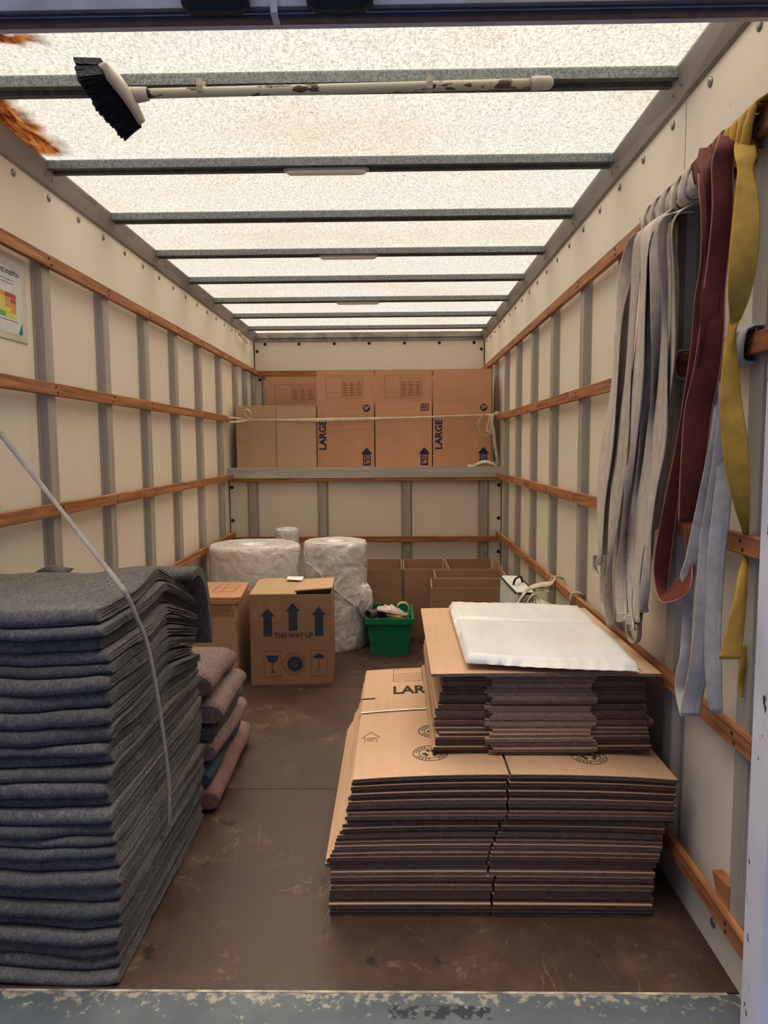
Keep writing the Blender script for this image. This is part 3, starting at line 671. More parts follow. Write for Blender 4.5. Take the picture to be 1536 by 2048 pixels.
# thin lids for these two (closed flaps)
for o, (x0, x1, y) in zip([o for o in C.objects if o.name.startswith('cardboard_box')][-2:], ((-1.205, -.901, 5.41), (-.897, -.598, 5.40))):
    for a, b in ((0, .5), (.5, 1)):
        m = MB(); w_ = x1-x0; m.box((-w_/2+.002, -.155+.31*a+.001, 0), (w_/2-.002, -.155+.31*b-.001, .005)); m.build('flap', CARDP, o, (0, 0, 1.602-ZS-.002))

# lower right: five open empty cartons on the floor
GO = 'open empty cartons on the load floor'
carton('cardboard_box', -.27, .038, 4.74, 5.18, 0, .318, .466, CARDD, 'open empty carton with flaps up, behind the green basket, next to the bubble wrap', 'box', GO, 0, (1, 1, 1, 1), (.0, .0, .01, .004))
carton('cardboard_box', .056, .345, 4.74, 5.18, 0, .318, .466, CARDD, 'open empty carton with flaps up, middle of the back row on the floor', 'box', GO, 0, (1, 1, 1, 1), (.0, .0, .004, .02))
carton('cardboard_box', .366, .70, 4.75, 5.18, 0, .318, .466, CARDD, 'open empty carton with flaps up in the right rear corner of the floor', 'box', GO, 0, (1, 1, 1, 1), (.0, .0, .02, .03))
carton('cardboard_box', .25, .70, 4.41, 4.70, 0, .318, .466, CARDD, 'wide open carton standing between the nearest open carton and the back row', 'box', GO, -.01, (1, 1, 1, 1), (.0, .0, .0, .01))
carton('cardboard_box', .212, .648, 4.09, 4.38, 0, .318, .466, CARDD, 'nearest wide open empty carton, just behind the white foam pack', 'box', GO, -.03, (1, 1, 1, 1), (.0, .0, .0, .02))

# THIS WAY UP box
t, hx, hy, h = carton('cardboard_box', -.80, -.358, 3.77, 4.17, 0, .495, .495, CARDD, 'brown carton printed THIS WAY UP with three arrows, on the floor', 'box', None, .05)
fn = front(hx, hy)
W = hx*2
k = Ink()
for cx, y0, y1 in ((.095, .270, .425), (.232, .30, .452), (.372, .270, .430)): k = Ink(); up_arrow(k, cx, y0, y1, .046, .078, .045); k.build('arrow_print', INKF, t, fn)
k = Ink(); k.text('THIS WAY UP', .233, .272, .040, .0007, 0, .86); k.build('lettering', INKF, t, fn)
k = Ink(); k.frame(.07, .045, .165, .19, .0025); k.frame(.322, .045, .415, .19, .0025)
k.ring(.235, .115, .062, .0645); k.ring(.235, .115, .052, .054); k.build('frame_print', INKL, t, fn)
k = Ink(); k.ring(.238, .115, .018, .042, 30); k.text('SP', .240, .115, .036, .0016); k.build('logo_print', INKF, t, fn); k = Ink()
k.poly([(.083, .163), (.152, .163), (.150, .150), (.140, .133), (.125, .125), (.110, .125), (.095, .133), (.085, .150)]); k.rect(.1155, .078, .1195, .127); k.poly([(.104, .068), (.131, .068), (.119, .079), (.116, .079)]); k.build('glass_print', INKF, t, fn); k = Ink()
k.poly([(.335, .145), (.345, .160), (.362, .170), (.378, .170), (.395, .158), (.403, .142), (.392, .148), (.381, .142), (.369, .149), (.357, .142), (.346, .149)])
k.rect(.367, .085, .370, .145); k.ring(.361, .083, .006, .009, 12, PI, 2*PI); k.build('umbrella_print', INKF, t, fn)
# tape
m = MB(); m.box((-.14, -hy-.0009, .35), (-.055, -hy-.0004, h)); m.build('tape', TAPE, t); m = MB(); m.box((.10, -hy-.0009, .42), (.16, -hy-.0004, h)); m.build('tape', TAPE, t)
# top flaps: torn left one, lifted right one
m = MB(); P = [(-hx, -hy+.002), (.03, -hy+.002), (.02, hy-.06), (-.02, hy-.02), (-.06, hy-.03), (-.09, hy), (-hx+.03, hy-.01), (-hx, hy-.04)]
m.loft([[(a, b, h+.001+max(0, b)*.08) for a, b in P], [(a, b, h+.006+max(0, b)*.08) for a, b in P]], 0, True, False, False); tag(m.build('flap', CARDP, t), 'torn taped flap')
m = MB(); P = [(.02, -hy+.03, .014), (hx+.004, -hy+.012, .03), (hx+.004, hy-.03, .02), (.015, hy-.02, .01)]
m.loft([[(a, b, h+c) for a, b, c in P], [(a, b, h+c+.006) for a, b, c in P]]); tag(m.build('flap', CARDT, t), 'lifted flap')
m = MB(); P = [(-.05, hy-.11, .032), (.04, hy-.12, .026), (.045, hy-.04, .034), (-.05, hy-.04, .036)]
m.loft([[(a, b, h+c) for a, b, c in P], [(a, b, h+c+.001) for a, b, c in P]])
lab = m.build('paper_sheet', PAPER); lab.location = t.location; lab.rotation_euler = t.rotation_euler; tag(lab, 'small white sheet of paper on top of the THIS WAY UP carton', 'paper')
m = MB(); m.box((-.04, -hy+.06, h+.0075), (.01, -hy+.063, h+.0078));
# left box with flat cardboard laid on top
t, hx, hy, h = carton('cardboard_box', -1.16, -.86, 3.715, 4.11, 0, .463, .463, CARDP, 'plain brown carton beside the blanket stack with cardboard sheets on it', 'box', None, .0)
m = MB(); m.box((hx+.0004, -hy+.02, .30), (hx+.001, -hy+.026, .36)); m.build('hand_hole', DARK, t)
m = MB(); m.box((-hx+.01, -hy-.001, h-.07), (hx-.004, -hy-.0004, h-.03)); m.build('tape', TAPE, t)
for i in range(3):
    m = MB(); z0 = .464+i*.0115; dx = .004*i
    top = [(-1.15-dx, 3.70+.006*i), (-.878+dx*1.5, 3.695+.004*i), (-.835+dx, 3.72), (-.87, 4.16-.01*i), (-1.13, 4.15)]
    m.loft([[(x, y, z0) for x, y in top], [(x, y, z0+.009) for x, y in top]], 0)
    o = m.build('cardboard_sheet', [CARD, EDGEL]); tag(o, ('uppermost loose cardboard sheet on the left floor carton', 'loose cardboard sheet, second down, on the left floor carton', 'lowest loose cardboard sheet, directly on the left floor carton')[2-i], 'cardboard', 'loose sheets on the left carton')
k = Ink(); k.frame(0, 0, .12, .2, .003); k.rect(.05, 0, .053, .2); k.rect(0, .1, .12, .103)
k.build('form_print', INKL, o, lambda u, v: (-1.02+u, 3.86+v, .4975))

# ------------------------------------------------------------------ bubble wrap
def bubble_roll(cx, cy_, rx, ry, h, label, ridge=.012, seed=0, tilt=0):
    n, kz = 120, 70; m = MB(); rings = []
    for j in range(kz+1):
        z = h*j/kz; edge = min(1, (1-abs(2*j/kz-1))*14); rr = .955+.045*edge**.5; R = []
        for i in range(n):
            a = 2*PI*i/n; q = Vector((math.cos(a)*2, math.sin(a)*2, z*5+seed))
            wr = abs(noise.noise(Vector((a*1.2+z*5, z*4-a*.8, seed))))
            d = 1+ridge*1.6*noise.noise(q*1.4)+ridge*.8*noise.noise(q*4)-ridge*1.3*math.exp(-(wr/.07)**2)+.01*math.sin(a*1+z*9+seed)*.6
            R.append((cx+math.cos(a)*rx*rr*d, cy_+math.sin(a)*ry*rr*d, z+.008*noise.noise(q)*(j == kz)))
        rings.append(R)
    m.loft(rings, 0, False, True)
    # spiral top
    for rr, dz in ((.955, 0), (.90, -.006), (.84, .004), (.76, -.004), (.68, .004), (.58, -.004), (.46, .003), (.34, -.006), (.2, -.02)): pass
    last = rings[-1]; tops = [last]
    for rr, dz in ((.93, .004), (.86, -.003), (.80, .005), (.72, -.003), (.64, .004), (.54, -.003), (.42, .003), (.3, -.002), (.22, -.03), (.02, -.03)):
        tops.append([(cx+(p[0]-cx)*rr, cy_+(p[1]-cy_)*rr, h+dz+.005*noise.noise(Vector((p[0]*9, p[1]*9, rr*7)))) for p in last])
    m.loft(tops, 0, False, True); m.add(tops[-1], [tuple(range(n))]); m.add(rings[0], [tuple(range(n))])
    return tag(m.build('bubble_wrap_roll', BUBBLE), label, 'bubble wrap')
bubble_roll(-.905, 4.50, .29, .255, .675, 'wide roll of bubble wrap standing behind the two closed cartons', .012, 1)
r2 = bubble_roll(-.392, 4.56, .205, .205, .685, 'tall narrower roll of bubble wrap standing next to the green basket', .022, 5)
bubble_roll(-.79, 5.12, .085, .1, .70, 'narrow bubble wrap roll poking up behind the wide roll', .03, 9)
def crumple(c, r, seed, n=16, k=10):
    m = MB(); rings = []
    for j in range(1, k):
        th = PI*j/k; rings.append([(c[0]+math.sin(th)*math.cos(a)*r[0]*(1+.45*noise.noise(Vector((math.cos(a)*3, math.sin(a)*3, th*2+seed)))), c[1]+math.sin(th)*math.sin(a)*r[1]*(1+.45*noise.noise(Vector((math.cos(a)*3, math.sin(a)*3+9, th*2+seed)))), c[2]-math.cos(th)*r[2]*(1+.4*noise.noise(Vector((math.cos(a)*2, math.sin(a)*2, th*2+seed+5))))) for a in [2*PI*i/n for i in range(n)]])
    m.loft(rings, 0, True, False); return m
m = crumple((-.20, 4.42, .33), (.055, .04, .10), 3); m.build('loose_tail', BUBBLE, r2)
m = MB(); m.tube(catmull([(-.57, 4.45, .56), (-.50, 4.375, .53), (-.42, 4.352, .44), (-.33, 4.356, .36), (-.25, 4.40, .28)], 6), [.006+.004*math.sin(i) for i in range(25)], 6, 0, False, .5); m.build('film_edge', BUBBLE, r2)

# ------------------------------------------------------------------ green shopping basket
def basket():
    x0, x1, y0, y1, h = -.178, .098, 4.275, 4.68, .228
    cx, cy_ = (x0+x1)/2, (y0+y1)/2; t = empty('shopping_basket', (cx, cy_, 0), 0, label='green plastic shopping basket holding tape and tubes in front of the open cartons', cat='basket')
    hx, hy = (x1-x0)/2, (y1-y0)/2
    def ringz(z, s=0):
        q = .82+.18*z/h; return [(-hx*q+s, -hy*(.9+.1*z/h)+s), (hx*q-s, -hy*(.9+.1*z/h)+s), (hx*q-s, hy*(.9+.1*z/h)-s), (-hx*q+s, hy*(.9+.1*z/h)-s)]
    # floor of the basket
    m = MB(); m.loft([[(a, b, 0) for a, b in ringz(0)], [(a, b, .012) for a, b in ringz(.012)]]); m.build('base', GREEN, t)
    for si in range(4):
        m = MB()
        def P(u, v, s):    # u along the side 0..1, v height 0..1, s inset
            R = ringz(v*h, s); a = Vector(R[si]); b = Vector(R[(si+1) % 4]); p = a.lerp(b, u); return (p.x, p.y, v*h)
        def cell(u0, u1, v0, v1):
            A = [P(u0, v0, 0), P(u1, v0, 0), P(u1, v1, 0), P(u0, v1, 0)]; B = [P(u0, v0, .004), P(u1, v0, .004), P(u1, v1, .004), P(u0, v1, .004)]
            m.loft([A, B])
        cell(0, 1, .05, .13); cell(0, .14, .13, .80); cell(.86, 1, .13, .80); cell(.16, .84, .22, .72); cell(0, 1, .80, 1.0)
        for k in range(17):
            u = .155+.69*k/16
            if 7 < k < 9: continue
            cell(u-.012, u+.012, .13, .22)
            cell(u-.011, u+.011, .72, .80)
        for v in (.2, .42, .62): cell(.14, .16, v, v+.03); cell(.84, .86, v, v+.03)
        o = m.build('lattice_side', GREEN, t)
    m = MB(); O = [(-hx-.012, -hy-.012), (hx+.012, -hy-.012), (hx+.012, hy+.012), (-hx-.012, hy+.012)]; I = [(-hx+.002, -hy+.002), (hx-.002, -hy+.002), (hx-.002, hy-.002), (-hx+.002, hy-.002)]
    rings = []
    for i in range(4):
        a, b = O[i], I[i]; rings.append([(a[0], a[1], h-.022), (a[0], a[1], h+.012), (b[0], b[1], h+.012), (b[0], b[1], h-.002)])
    m.loft(rings, 0, False, False, True); m.build('rim', GREEN, t)
    m = MB(); m.tube(catmull([(hx-.004, -.03, h+.012), (hx-.02, -.04, h+.02), (hx-.02, -hy+.05, h+.02), (0, -hy+.02, h+.016)], 5), .005, 6); m.build('handle', GREEN, t)
basket()
def tubeo(name, a, b, r, mt, label, cat, hole=True, group=None):
    a = Vector(a); b = Vector(b); d = (b-a).normalized(); u = d.orthogonal().normalized(); v = d.cross(u); n = 18; m = MB()
    def R(p, r): return [p+u*math.cos(2*PI*k/n)*r+v*math.sin(2*PI*k/n)*r for k in range(n)]
    m.loft([R(a, r), R(b, r), R(b, r*.8), R(a, r*.8)], 0, False, True, True)
    return tag(m.build(name, mt), label, cat, group)
tubeo('cardboard_tube', (-.175, 4.285, .262), (-.02, 4.52, .225), .029, simple('dull_purple_card', (.10, .07, .075), .5), 'dark cardboard tube end resting on the left rim of the basket', 'tube')
tubeo('cardboard_tube', (-.125, 4.30, .215), (.0, 4.50, .17), .022, simple('grey_tube', (.3, .27, .27), .4), 'smaller grey tube lying under the dark tube in the basket', 'tube')
m = MB(); n = 22
def Rr(r, y): return [(.045+math.cos(2*PI*k/n)*r, y+.0, .262+math.sin(2*PI*k/n)*r) for k in range(n)]
m.loft([Rr(.043, 4.44), Rr(.043, 4.475), Rr(.034, 4.475), Rr(.034, 4.44)], 0, False, True, True)
tag(m.build('tape_roll', simple('cream_tape', (.55, .48, .33), .4)), 'cream roll of packing tape standing up in the basket', 'tape')
m = MB(); rings = []
for k in range(13):
    u = k/12; c = Vector((-.115+.195*u, 4.33+.03*u, .288-.055*u+.012*math.sin(PI*u))); w_ = .02+.034*math.sin(PI*min(1, u*1.1)**.8)
    rings.append([c+Vector((.010*noise.noise(Vector((k*1.7, a*2, 1))), math.cos(a)*w_*1.3, math.sin(a)*w_*(.50 if math.sin(a) > 0 else .25)*(1+.55*noise.noise(Vector((k*.9, a*2.2, 5)))))) for a in [2*PI*j/14 for j in range(14)]])
m.loft(rings, 0, True, False); bagt = tag(m.build('plastic_bag', simple('clear_pinkish_film', (.62, .5, .46), .25, .5, 0, .15, 30, .3)), 'crumpled clear plastic bag with yellow contents across the basket', 'bag')
m = MB(); rings = []
for k in range(7):
    u = k/6; c = Vector((-.06+.12*u, 4.312+.03*u, .262-.03*u)); w_ = .014+.016*math.sin(PI*u)
    rings.append([c+Vector((0, math.cos(a)*w_-.014, math.sin(a)*w_*.6)) for a in [2*PI*j/8 for j in range(8)]])
m.loft(rings, 0, True, True); m.build('yellow_contents', simple('yellow_paper', (.72, .45, .13), .5), bagt)

ORD = 'first second third fourth fifth sixth seventh eighth ninth tenth eleventh twelfth thirteenth fourteenth'.split()
def nth(i, n, top, bottom):
    """how to point at layer i (0 = lowest) of n"""
    if i == 0: return 'lowest '+bottom
    if i == n-1: return 'uppermost '+top
    return ORD[i]+' '+bottom+' counted from below' if i < n/2 else ORD[n-1-i]+' '+top+' counted from above'
# ------------------------------------------------------------------ flattened cartons
def arch(a, x0, x1, p=2.4):
    def f(x):
        u = abs((x-(x0+x1)/2)/((x1-x0)/2)); return -a*u**p
    return f
def flat(x0, x1, y0, y1, z0, t, slots, zfun, mats, gapm=.45, slotd=.26, mid=None, skew=0):
    """one folded carton: two plies with an open seam along the front, slots between its flaps; mid = (a, b, forward) section standing proud"""
    xs = set()
    n = 12
    for i in range(n+1): xs.add(round(x0+(x1-x0)*i/n, 5))
    cols = []
    sl = [(s-.003, s+.003) for s in slots]
    for x in sorted(xs):
        if not any(a-.012 < x < b+.012 for a, b in sl): cols.append((x, 0))
    for a, b in sl: cols += [(a-.0004, 0), (a, 1), (b, 1), (b+.0004, 0)]
    if mid: cols = [c for c in cols if abs(c[0]-mid[0]) > .01 and abs(c[0]-mid[1]) > .01]; cols += [(mid[0]-.0005, 0), (mid[0]+.0005, 0), (mid[1]-.0005, 0), (mid[1]+.0005, 0)]
    cols.sort(); rings = []; g = .0015
    for x, s in cols:
        ya = y0+skew*(x-x0) + (slotd if s else 0); yb = y1+skew*(x-x0)-(slotd if s else 0)
        if mid and mid[0] < x < mid[1]: ya -= mid[2]
        z = zfun(x); c = .007 if not s else .001
        if mid and not (mid[0] < x < mid[1]): c = .014
        zz = [z0, z0+t*.44, z0+t*.56, z0+t]
        def q(yv, k, f=0): return (x, yv, zz[k]+z)
        ym1 = ya+(yb-ya)*.33; ym2 = ya+(yb-ya)*.66
        rings.append([q(ya, 0), q(ya, 1), q(ya+c, 1), q(ya+c, 2), q(ya, 2), q(ya, 3), q(ym1, 3), q(ym2, 3), q(yb, 3), q(yb, 0), q(ym2, 0), q(ym1, 0)])
    m = MB(); k = len(rings); nn = 12
    vs = [p for r in rings for p in r]; b = 0; m.v = vs
    edge = {0: 1, 1: 1, 2: 1, 3: 1, 4: 1, 8: 1}
    for i in range(k-1):
        for j in range(nn):
            m.f.append([i*nn+j, i*nn+(j+1) % nn, (i+1)*nn+(j+1) % nn, (i+1)*nn+j]); mm = edge.get(j, 0)
            if mid and mm and mid[0]-.0006 < rings[i][0][0] < mid[1]-.0006: mm = 2
            m.m.append(mm); m.smooth.append(False)
    m.f.append(list(range(nn))[::-1]); m.m.append(2); m.smooth.append(False); m.f.append([(k-1)*nn+j for j in range(nn)]); m.m.append(2); m.smooth.append(False)
    return m.build('flattened_carton', mats)
FM = [CARDT, EDGE, EDGEL]
random.seed(11)
# three strapped bundles, bottom to top
bund = [  # x0, x1, y0, y1, ztop, n, arch, split, label
    (-.187, .697, 1.845, 2.74, .146, 11, .004, .255, 'flattened carton in the bottom bundle of the large cardboard stack', 'bottom bundle of flattened cartons'),
    (-.175, .712, 1.845, 2.76, .275, 12, .010, .262, 'flattened carton in the middle bundle of the large cardboard stack', 'middle bundle of flattened cartons'),
    (-.143, .742, 1.838, 2.77, .412, 12, .013, .297, 'flattened carton in the top bundle of the large stack, under its printed top sheet', 'top bundle of flattened cartons')]
zc = 0.001; stack_top = None
for bi, (x0, x1, y0, y1, zt, n, ar, spl, lab, grp) in enumerate(bund):
    t = (zt-zc)/n
    for i in range(n):
        u = i/(n-1)
        if bi == 0: xa = x0+.006*u+random.uniform(-.003, .003); s = spl+.012*u-.02*(u > .85)
        elif bi == 1: xa = x0-.022+.05*u+random.uniform(-.003, .003); s = spl-.018+.035*u
        else: xa = x0+.004+.018*(u)+random.uniform(-.004, .004); s = spl+.004*u
        xb = (x1+(.002 if bi == 0 else .024 if bi == 1 else .006)*u+random.uniform(-.004, .004)) if bi != 1 else x1-.005+.02*u+random.uniform(-.003, .003)
        a_ = ar*u if bi == 2 else ar*(.4+.6*u)
        if bi == 2: a_ = .003+.012*u
        o = flat(xa, xb, y0+random.uniform(-.006, .006)-(.0 if bi == 2 else 0), y1+random.uniform(-.008, .008), zc+i*t, t*.93, [s+random.uniform(-.003, .003)], arch(a_, xa, xb), FM)
        last = i == n-1 and bi == 2
        tag(o, 'arched top carton of the large stack, printed LARGE with recycling rings' if last else nth(i, n, 'flattened carton of the '+grp.split()[0]+' bundle in the large stack', 'flattened carton of the '+grp.split()[0]+' bundle in the large stack'), 'cardboard', None if last else grp)
        if last: stack_top = (o, xa, xb, zc+i*t+t*.93, arch(a_, xa, xb), s)
    zc = zt
o, xa, xb, zt, zf, s = stack_top
TOPF = lambda x, y: (x, y, zt+zf(x)+.0008)
# crease, printing
k = Ink(); k.rect(.297-.0015, 1.84, .297+.0015, 2.1)
for cx, cy_ in ((.097, 1.976), (.545, 1.955), (.118, 2.135)):
    k = Ink(); k.ring(cx, cy_, .0485, .051, 40); k.ring(cx, cy_, .0315, .0335, 36)
    for q in range(3):
        a0 = PI/2+q*2*PI/3
        def pt(r, a): return (cx+math.cos(a)*r, cy_+math.sin(a)*r)
        k.poly([pt(.024, a0+.62), pt(.024, a0+.15), pt(.012, a0+.0), pt(.012, a0+.62)])
        k.poly([pt(.024, a0-.62), pt(.024, a0-.12), pt(.012, a0-.05), pt(.0125, a0-.62)])
    for q in range(26):
        if q % 7 in (0, 6): continue
        a = q*2*PI/26; c, s_ = math.cos(a), math.sin(a); P = []
        for r, tt in ((.037, -.0018), (.037, .0018), (.045, .0018), (.045, -.0018)): P.append((cx+c*r-s_*tt, cy_+s_*r+c*tt))
        k.poly(P)
    k.build('recycling_print', INKG, o, TOPF)
k = Ink(); k.text('LARGE', -.014, 2.515, .112, .003, 0, .60, 'LEFT'); k.build('lettering', INKG, o, TOPF); k = Ink(); k.rect(-.125, 2.44, -.075, 2.452); k.build('bar_print', INKG, o, TOPF)
k = Ink(); k.frame(-.012, 2.615, .10, 2.76, .0025); k.frame(.104, 2.615, .26, 2.76, .0025)
for q in range(1, 5): k.rect(-.008, 2.615+.022*q, .096, 2.617+.022*q)
for q in range(1, 6): k.rect(.104+.022*q, 2.615, .1055+.022*q, 2.76)
k.build('form_print', INKL, o, TOPF)
k = Ink(); k.poly([(-.108, 2.105), (-.08, 2.15), (-.08, 2.147), (-.105, 2.103)]); k.poly([(-.08, 2.15), (-.05, 2.105), (-.053, 2.103), (-.08, 2.147)])
k.rect(-.098, 2.07, -.096, 2.105); k.rect(-.062, 2.07, -.06, 2.105); k.text('LARGE', -.079, 2.10, .011, .0003); k.text('BOX', -.079, 2.085, .011, .0003); k.build('house_print', INKL, o, TOPF)
# binding straps of the bundles
def band(x0, x1, y, z0, z1, zf, label):
    m = MB(); P = [(x0-.004, y, z0), (x0-.004, y, z1+zf(x0)-.002)]
    for i in range(13): x = x0+(x1-x0)*i/12; P.append((x, y+.012*math.sin(PI*i/12), z1+zf(x)+.003))
    P += [(x1+.004, y, z1+zf(x1)-.002), (x1+.004, y, z0)]
    rings = []
    for i, p in enumerate(P):
        n = (0, 0, 1) if 1 < i < len(P)-2 else ((-1, 0, 0) if i <= 1 else (1, 0, 0))
        rings.append([(p[0], p[1]-.006, p[2]), (p[0], p[1]+.006, p[2]), (p[0]+n[0]*.0012, p[1]+.006, p[2]+n[2]*.0012), (p[0]+n[0]*.0012, p[1]-.006, p[2]+n[2]*.0012)])
    m.loft(rings); tag(m.build('packing_strap', simple('white_packing_strap', (.75, .68, .6), .4)), label, 'strap')
band(xa, xb, 2.31, .28, zt, zf, 'thin white packing strap across the top bundle of flattened cartons')

# upper pile
random.seed(5); n = 25; z0 = .4145; zt2 = .655; t = (zt2-z0)/n
for i in range(n):
    u = i/(n-1); low = i < 6
    xa = (.122 if not low else .100+.006*i)+random.uniform(-.004, .004)-.012*math.sin(u*5)
    xb = .715+.01*math.sin(u*4+1)+random.uniform(-.005, .005)+(.012 if i in (7, 8) else 0)
    ya = 1.985-(.02 if low else 0)+random.uniform(-.005, .005)
    z_ = lambda x: 0.0
    if i == n-1:
        o = flat(.098, .742, 1.945, 2.76, z0+i*t+.001, t*.9, [], arch(.003, .1, .74), [CARDT, EDGEL, EDGEL]); tag(o, 'plain flattened carton on top of the upper pile, under the white foam pack', 'cardboard'); continue
    o = flat(xa, xb, ya, 2.73+random.uniform(-.02, .02), z0+i*t, t*.9, [], z_, [CARDT, EDGE, EDGEL], mid=(.262+.012*math.sin(i*1.3), .562+.01*math.sin(i*.9), .014), skew=.012 if low else 0)
    tag(o, nth(i, n, 'flattened carton of the upper pile below the foam pack', 'flattened carton of the upper pile below the foam pack'), 'cardboard', 'upper pile of flattened cartons')
# an extra long flattened carton edge on the left of the upper pile
# white foam pack
m = MB(); P4 = [(.198, 1.975), (.672, 1.905), (.695, 2.655), (.205, 2.72)]; nx, ny = 36, 44; top = []; bot = []
zz = .664
for j in range(ny+1):
    for i in range(nx+1):
        u, v = i/nx, j/ny; a = Vector(P4[0]).lerp(Vector(P4[1]), u); b = Vector(P4[3]).lerp(Vector(P4[2]), u); p = a.lerp(b, v)
        e = min(u, 1-u, v, 1-v); r = min(1, e/.014)
        sag = .006*noise.noise(Vector((p.x*4, p.y*4, 0)))+.012*max(0, .35-u)*(1-v); cr = -.006*math.exp(-((v-.62)/.02)**2)
        puck = .0014*math.sin(u*70+v*8)*max(0, 1-e/.12)
        fr = p.copy()
        top.append((p.x, p.y, zz+.006+.022*r**.5+sag+cr+puck)); bot.append((p.x, p.y, zz+.004+.003*(1-r)+max(0, sag)*.5))
m.add(top, [(j*(nx+1)+i, j*(nx+1)+i+1, (j+1)*(nx+1)+i+1, (j+1)*(nx+1)+i) for j in range(ny) for i in range(nx)], 0, True)
nb = len(m.v); m.add(bot, [(j*(nx+1)+i, (j+1)*(nx+1)+i, (j+1)*(nx+1)+i+1, j*(nx+1)+i+1) for j in range(ny) for i in range(nx)], 0, True)
bd = [i for i in range(nx+1)]+[j*(nx+1)+nx for j in range(1, ny+1)]+[ny*(nx+1)+i for i in range(nx-1, -1, -1)]+[j*(nx+1) for j in range(ny-1, 0, -1)]
for q in range(len(bd)): a, b = bd[q], bd[(q+1) % len(bd)]; m.f.append([a, b, nb+b, nb+a]); m.m.append(0); m.smooth.append(True)
fo = tag(m.build('foam_pack', FOAM), 'pack of white foam sheets in clear film on the upper cardboard pile', 'foam')

# ------------------------------------------------------------------ moving blankets
def warp(x, y, z):
    return .012*noise.noise(Vector((x*3.2, y*3.5, z*1.1)))+.008*noise.noise(Vector((x*8, y*9, z*3.5+4)))+.003*noise.noise(Vector((x*22, y*24, z*12)))
def blanket(x0, x1, y0, y1, z0, t, mt, layers=3, droop=None, seed=0, fr=0):
    """a blanket folded flat: front edge round, cut layers showing at its side; ring in y-z, lofted along x"""
    ny, nx = 20, 20; g = .0024
    ys = [y0+.012+(y1-y0-.012)*(i/ny) for i in range(ny+1)]
    prof = []
    for y in reversed(ys): prof.append((y, 0))
    for k in range(1, 6): a = -PI/2-PI*k/6; prof.append((y0+.012+math.cos(a)*.014, t/2+math.sin(a)*t/2))
    for y in ys: prof.append((y, t))
    for L in range(layers-1, 0, -1):
        zl = t*L/layers; fy = y0+.016+.01*L
        sub = [ys[i] for i in (20, 16, 12, 8, 4)]
        for y in sub: prof.append((y, zl+g))
        prof.append((fy, zl+g)); prof.append((fy, zl-g))
        for y in reversed(sub): prof.append((y, zl-g))
    rings = []
    for i in range(nx+1):
        u = i/nx; x = x0+(x1-x0)*u; R = []
        e = min(1, (1-u)*26)                      # the side edge thins a little
        for (y, z) in prof:
            jit = .010*noise.noise(Vector((x*5, seed*3.1, 1)))+fr
            yy = y+jit*(1 if y < y0+.1 else 0)
            xx = x+.010*noise.noise(Vector((y*4, seed*1.7, z*20)))*(u > .9)
            zc_ = t/2+(z-t/2)*(.72+.28*e**.5)
            w_ = warp(xx, yy, z0+zc_)
            if droop: w_ += droop(xx, yy, z0+zc_)
            R.append((xx, yy, z0+zc_+w_))
        rings.append(R)
    m = MB(); m.loft(rings, 0, True, True); return m.build('moving_blanket', mt)
random.seed(21)
hs = [random.uniform(.027, .043) for _ in range(27)]; sm = sum(hs); hs = [h_*(.915/sm) for h_ in hs]
z = .006
for i, h_ in enumerate(hs):
    top = z > .66
    def droop(x, y, z):
        k = max(0, (z-.45)/.47); d = -k*.75*max(0, y-2.02)**2*1.6
        return d+.03*k*math.exp(-((y-1.98)/.12)**2)*math.exp(-((x+.70)/.14)**2)
    y1 = 2.34 if z < .62 else 2.34-.05*random.random()
    xr = -.668+random.uniform(-.008, .010)+(.0 if z < .8 else -.008)
    o = blanket(-1.21, xr, 1.592+random.uniform(-.01, .012), y1, z, h_*.985, BLK, random.choice((3, 4, 4)), droop, i)
    lastb = i == len(hs)-1
    tag(o, 'uppermost folded grey blanket of the tall stack, under the strap' if lastb else nth(i, len(hs), 'folded grey blanket of the tall stack near the sill', 'folded grey blanket of the tall stack near the sill'), 'blanket', None if lastb else 'grey blankets in the tall stack')
    z += h_
# blanket flap hanging over the far edge of the stack
m = MB(); rings = []; path = catmull([(2.20, .900), (2.28, .905), (2.335, .865), (2.37, .80), (2.395, .72), (2.41, .645)], 5)
for i in range(9):
    x = -.83+.195*i/8; R = []; A = []; B = []
    for j, p in enumerate([Vector((q[0], q[1], 0)) for q in [(a.x, a.y) for a in [Vector((k[0], k[1], 0)) for k in path]]]):
        w_ = .006*noise.noise(Vector((x*7, p.x*9, 2)))
        A.append((x, p.x+w_, p.y+w_)); B.append((x, p.x-.022+w_+.0, p.y-.024+w_))
    rings.append(A+B[::-1])
m.loft(rings, 0, True, True); tag(m.build('moving_blanket', BLK), 'grey blanket draped over the far top edge of the tall grey stack', 'blanket')
m = MB(); rings = []
for i in range(7):
    x = -1.15+.09*i/6; q = math.sin(i*PI/6)*.018; rings.append([(x, 2.20, .895), (x, 2.22, .897+q), (x, 2.26, .898+q), (x, 2.3, .895), (x, 2.25, .885)])
m.loft(rings, 0, True, True); tag(m.build('felt_scrap', BLK), 'small tuft of grey felt lying at the back of the tall blanket stack', 'blanket')

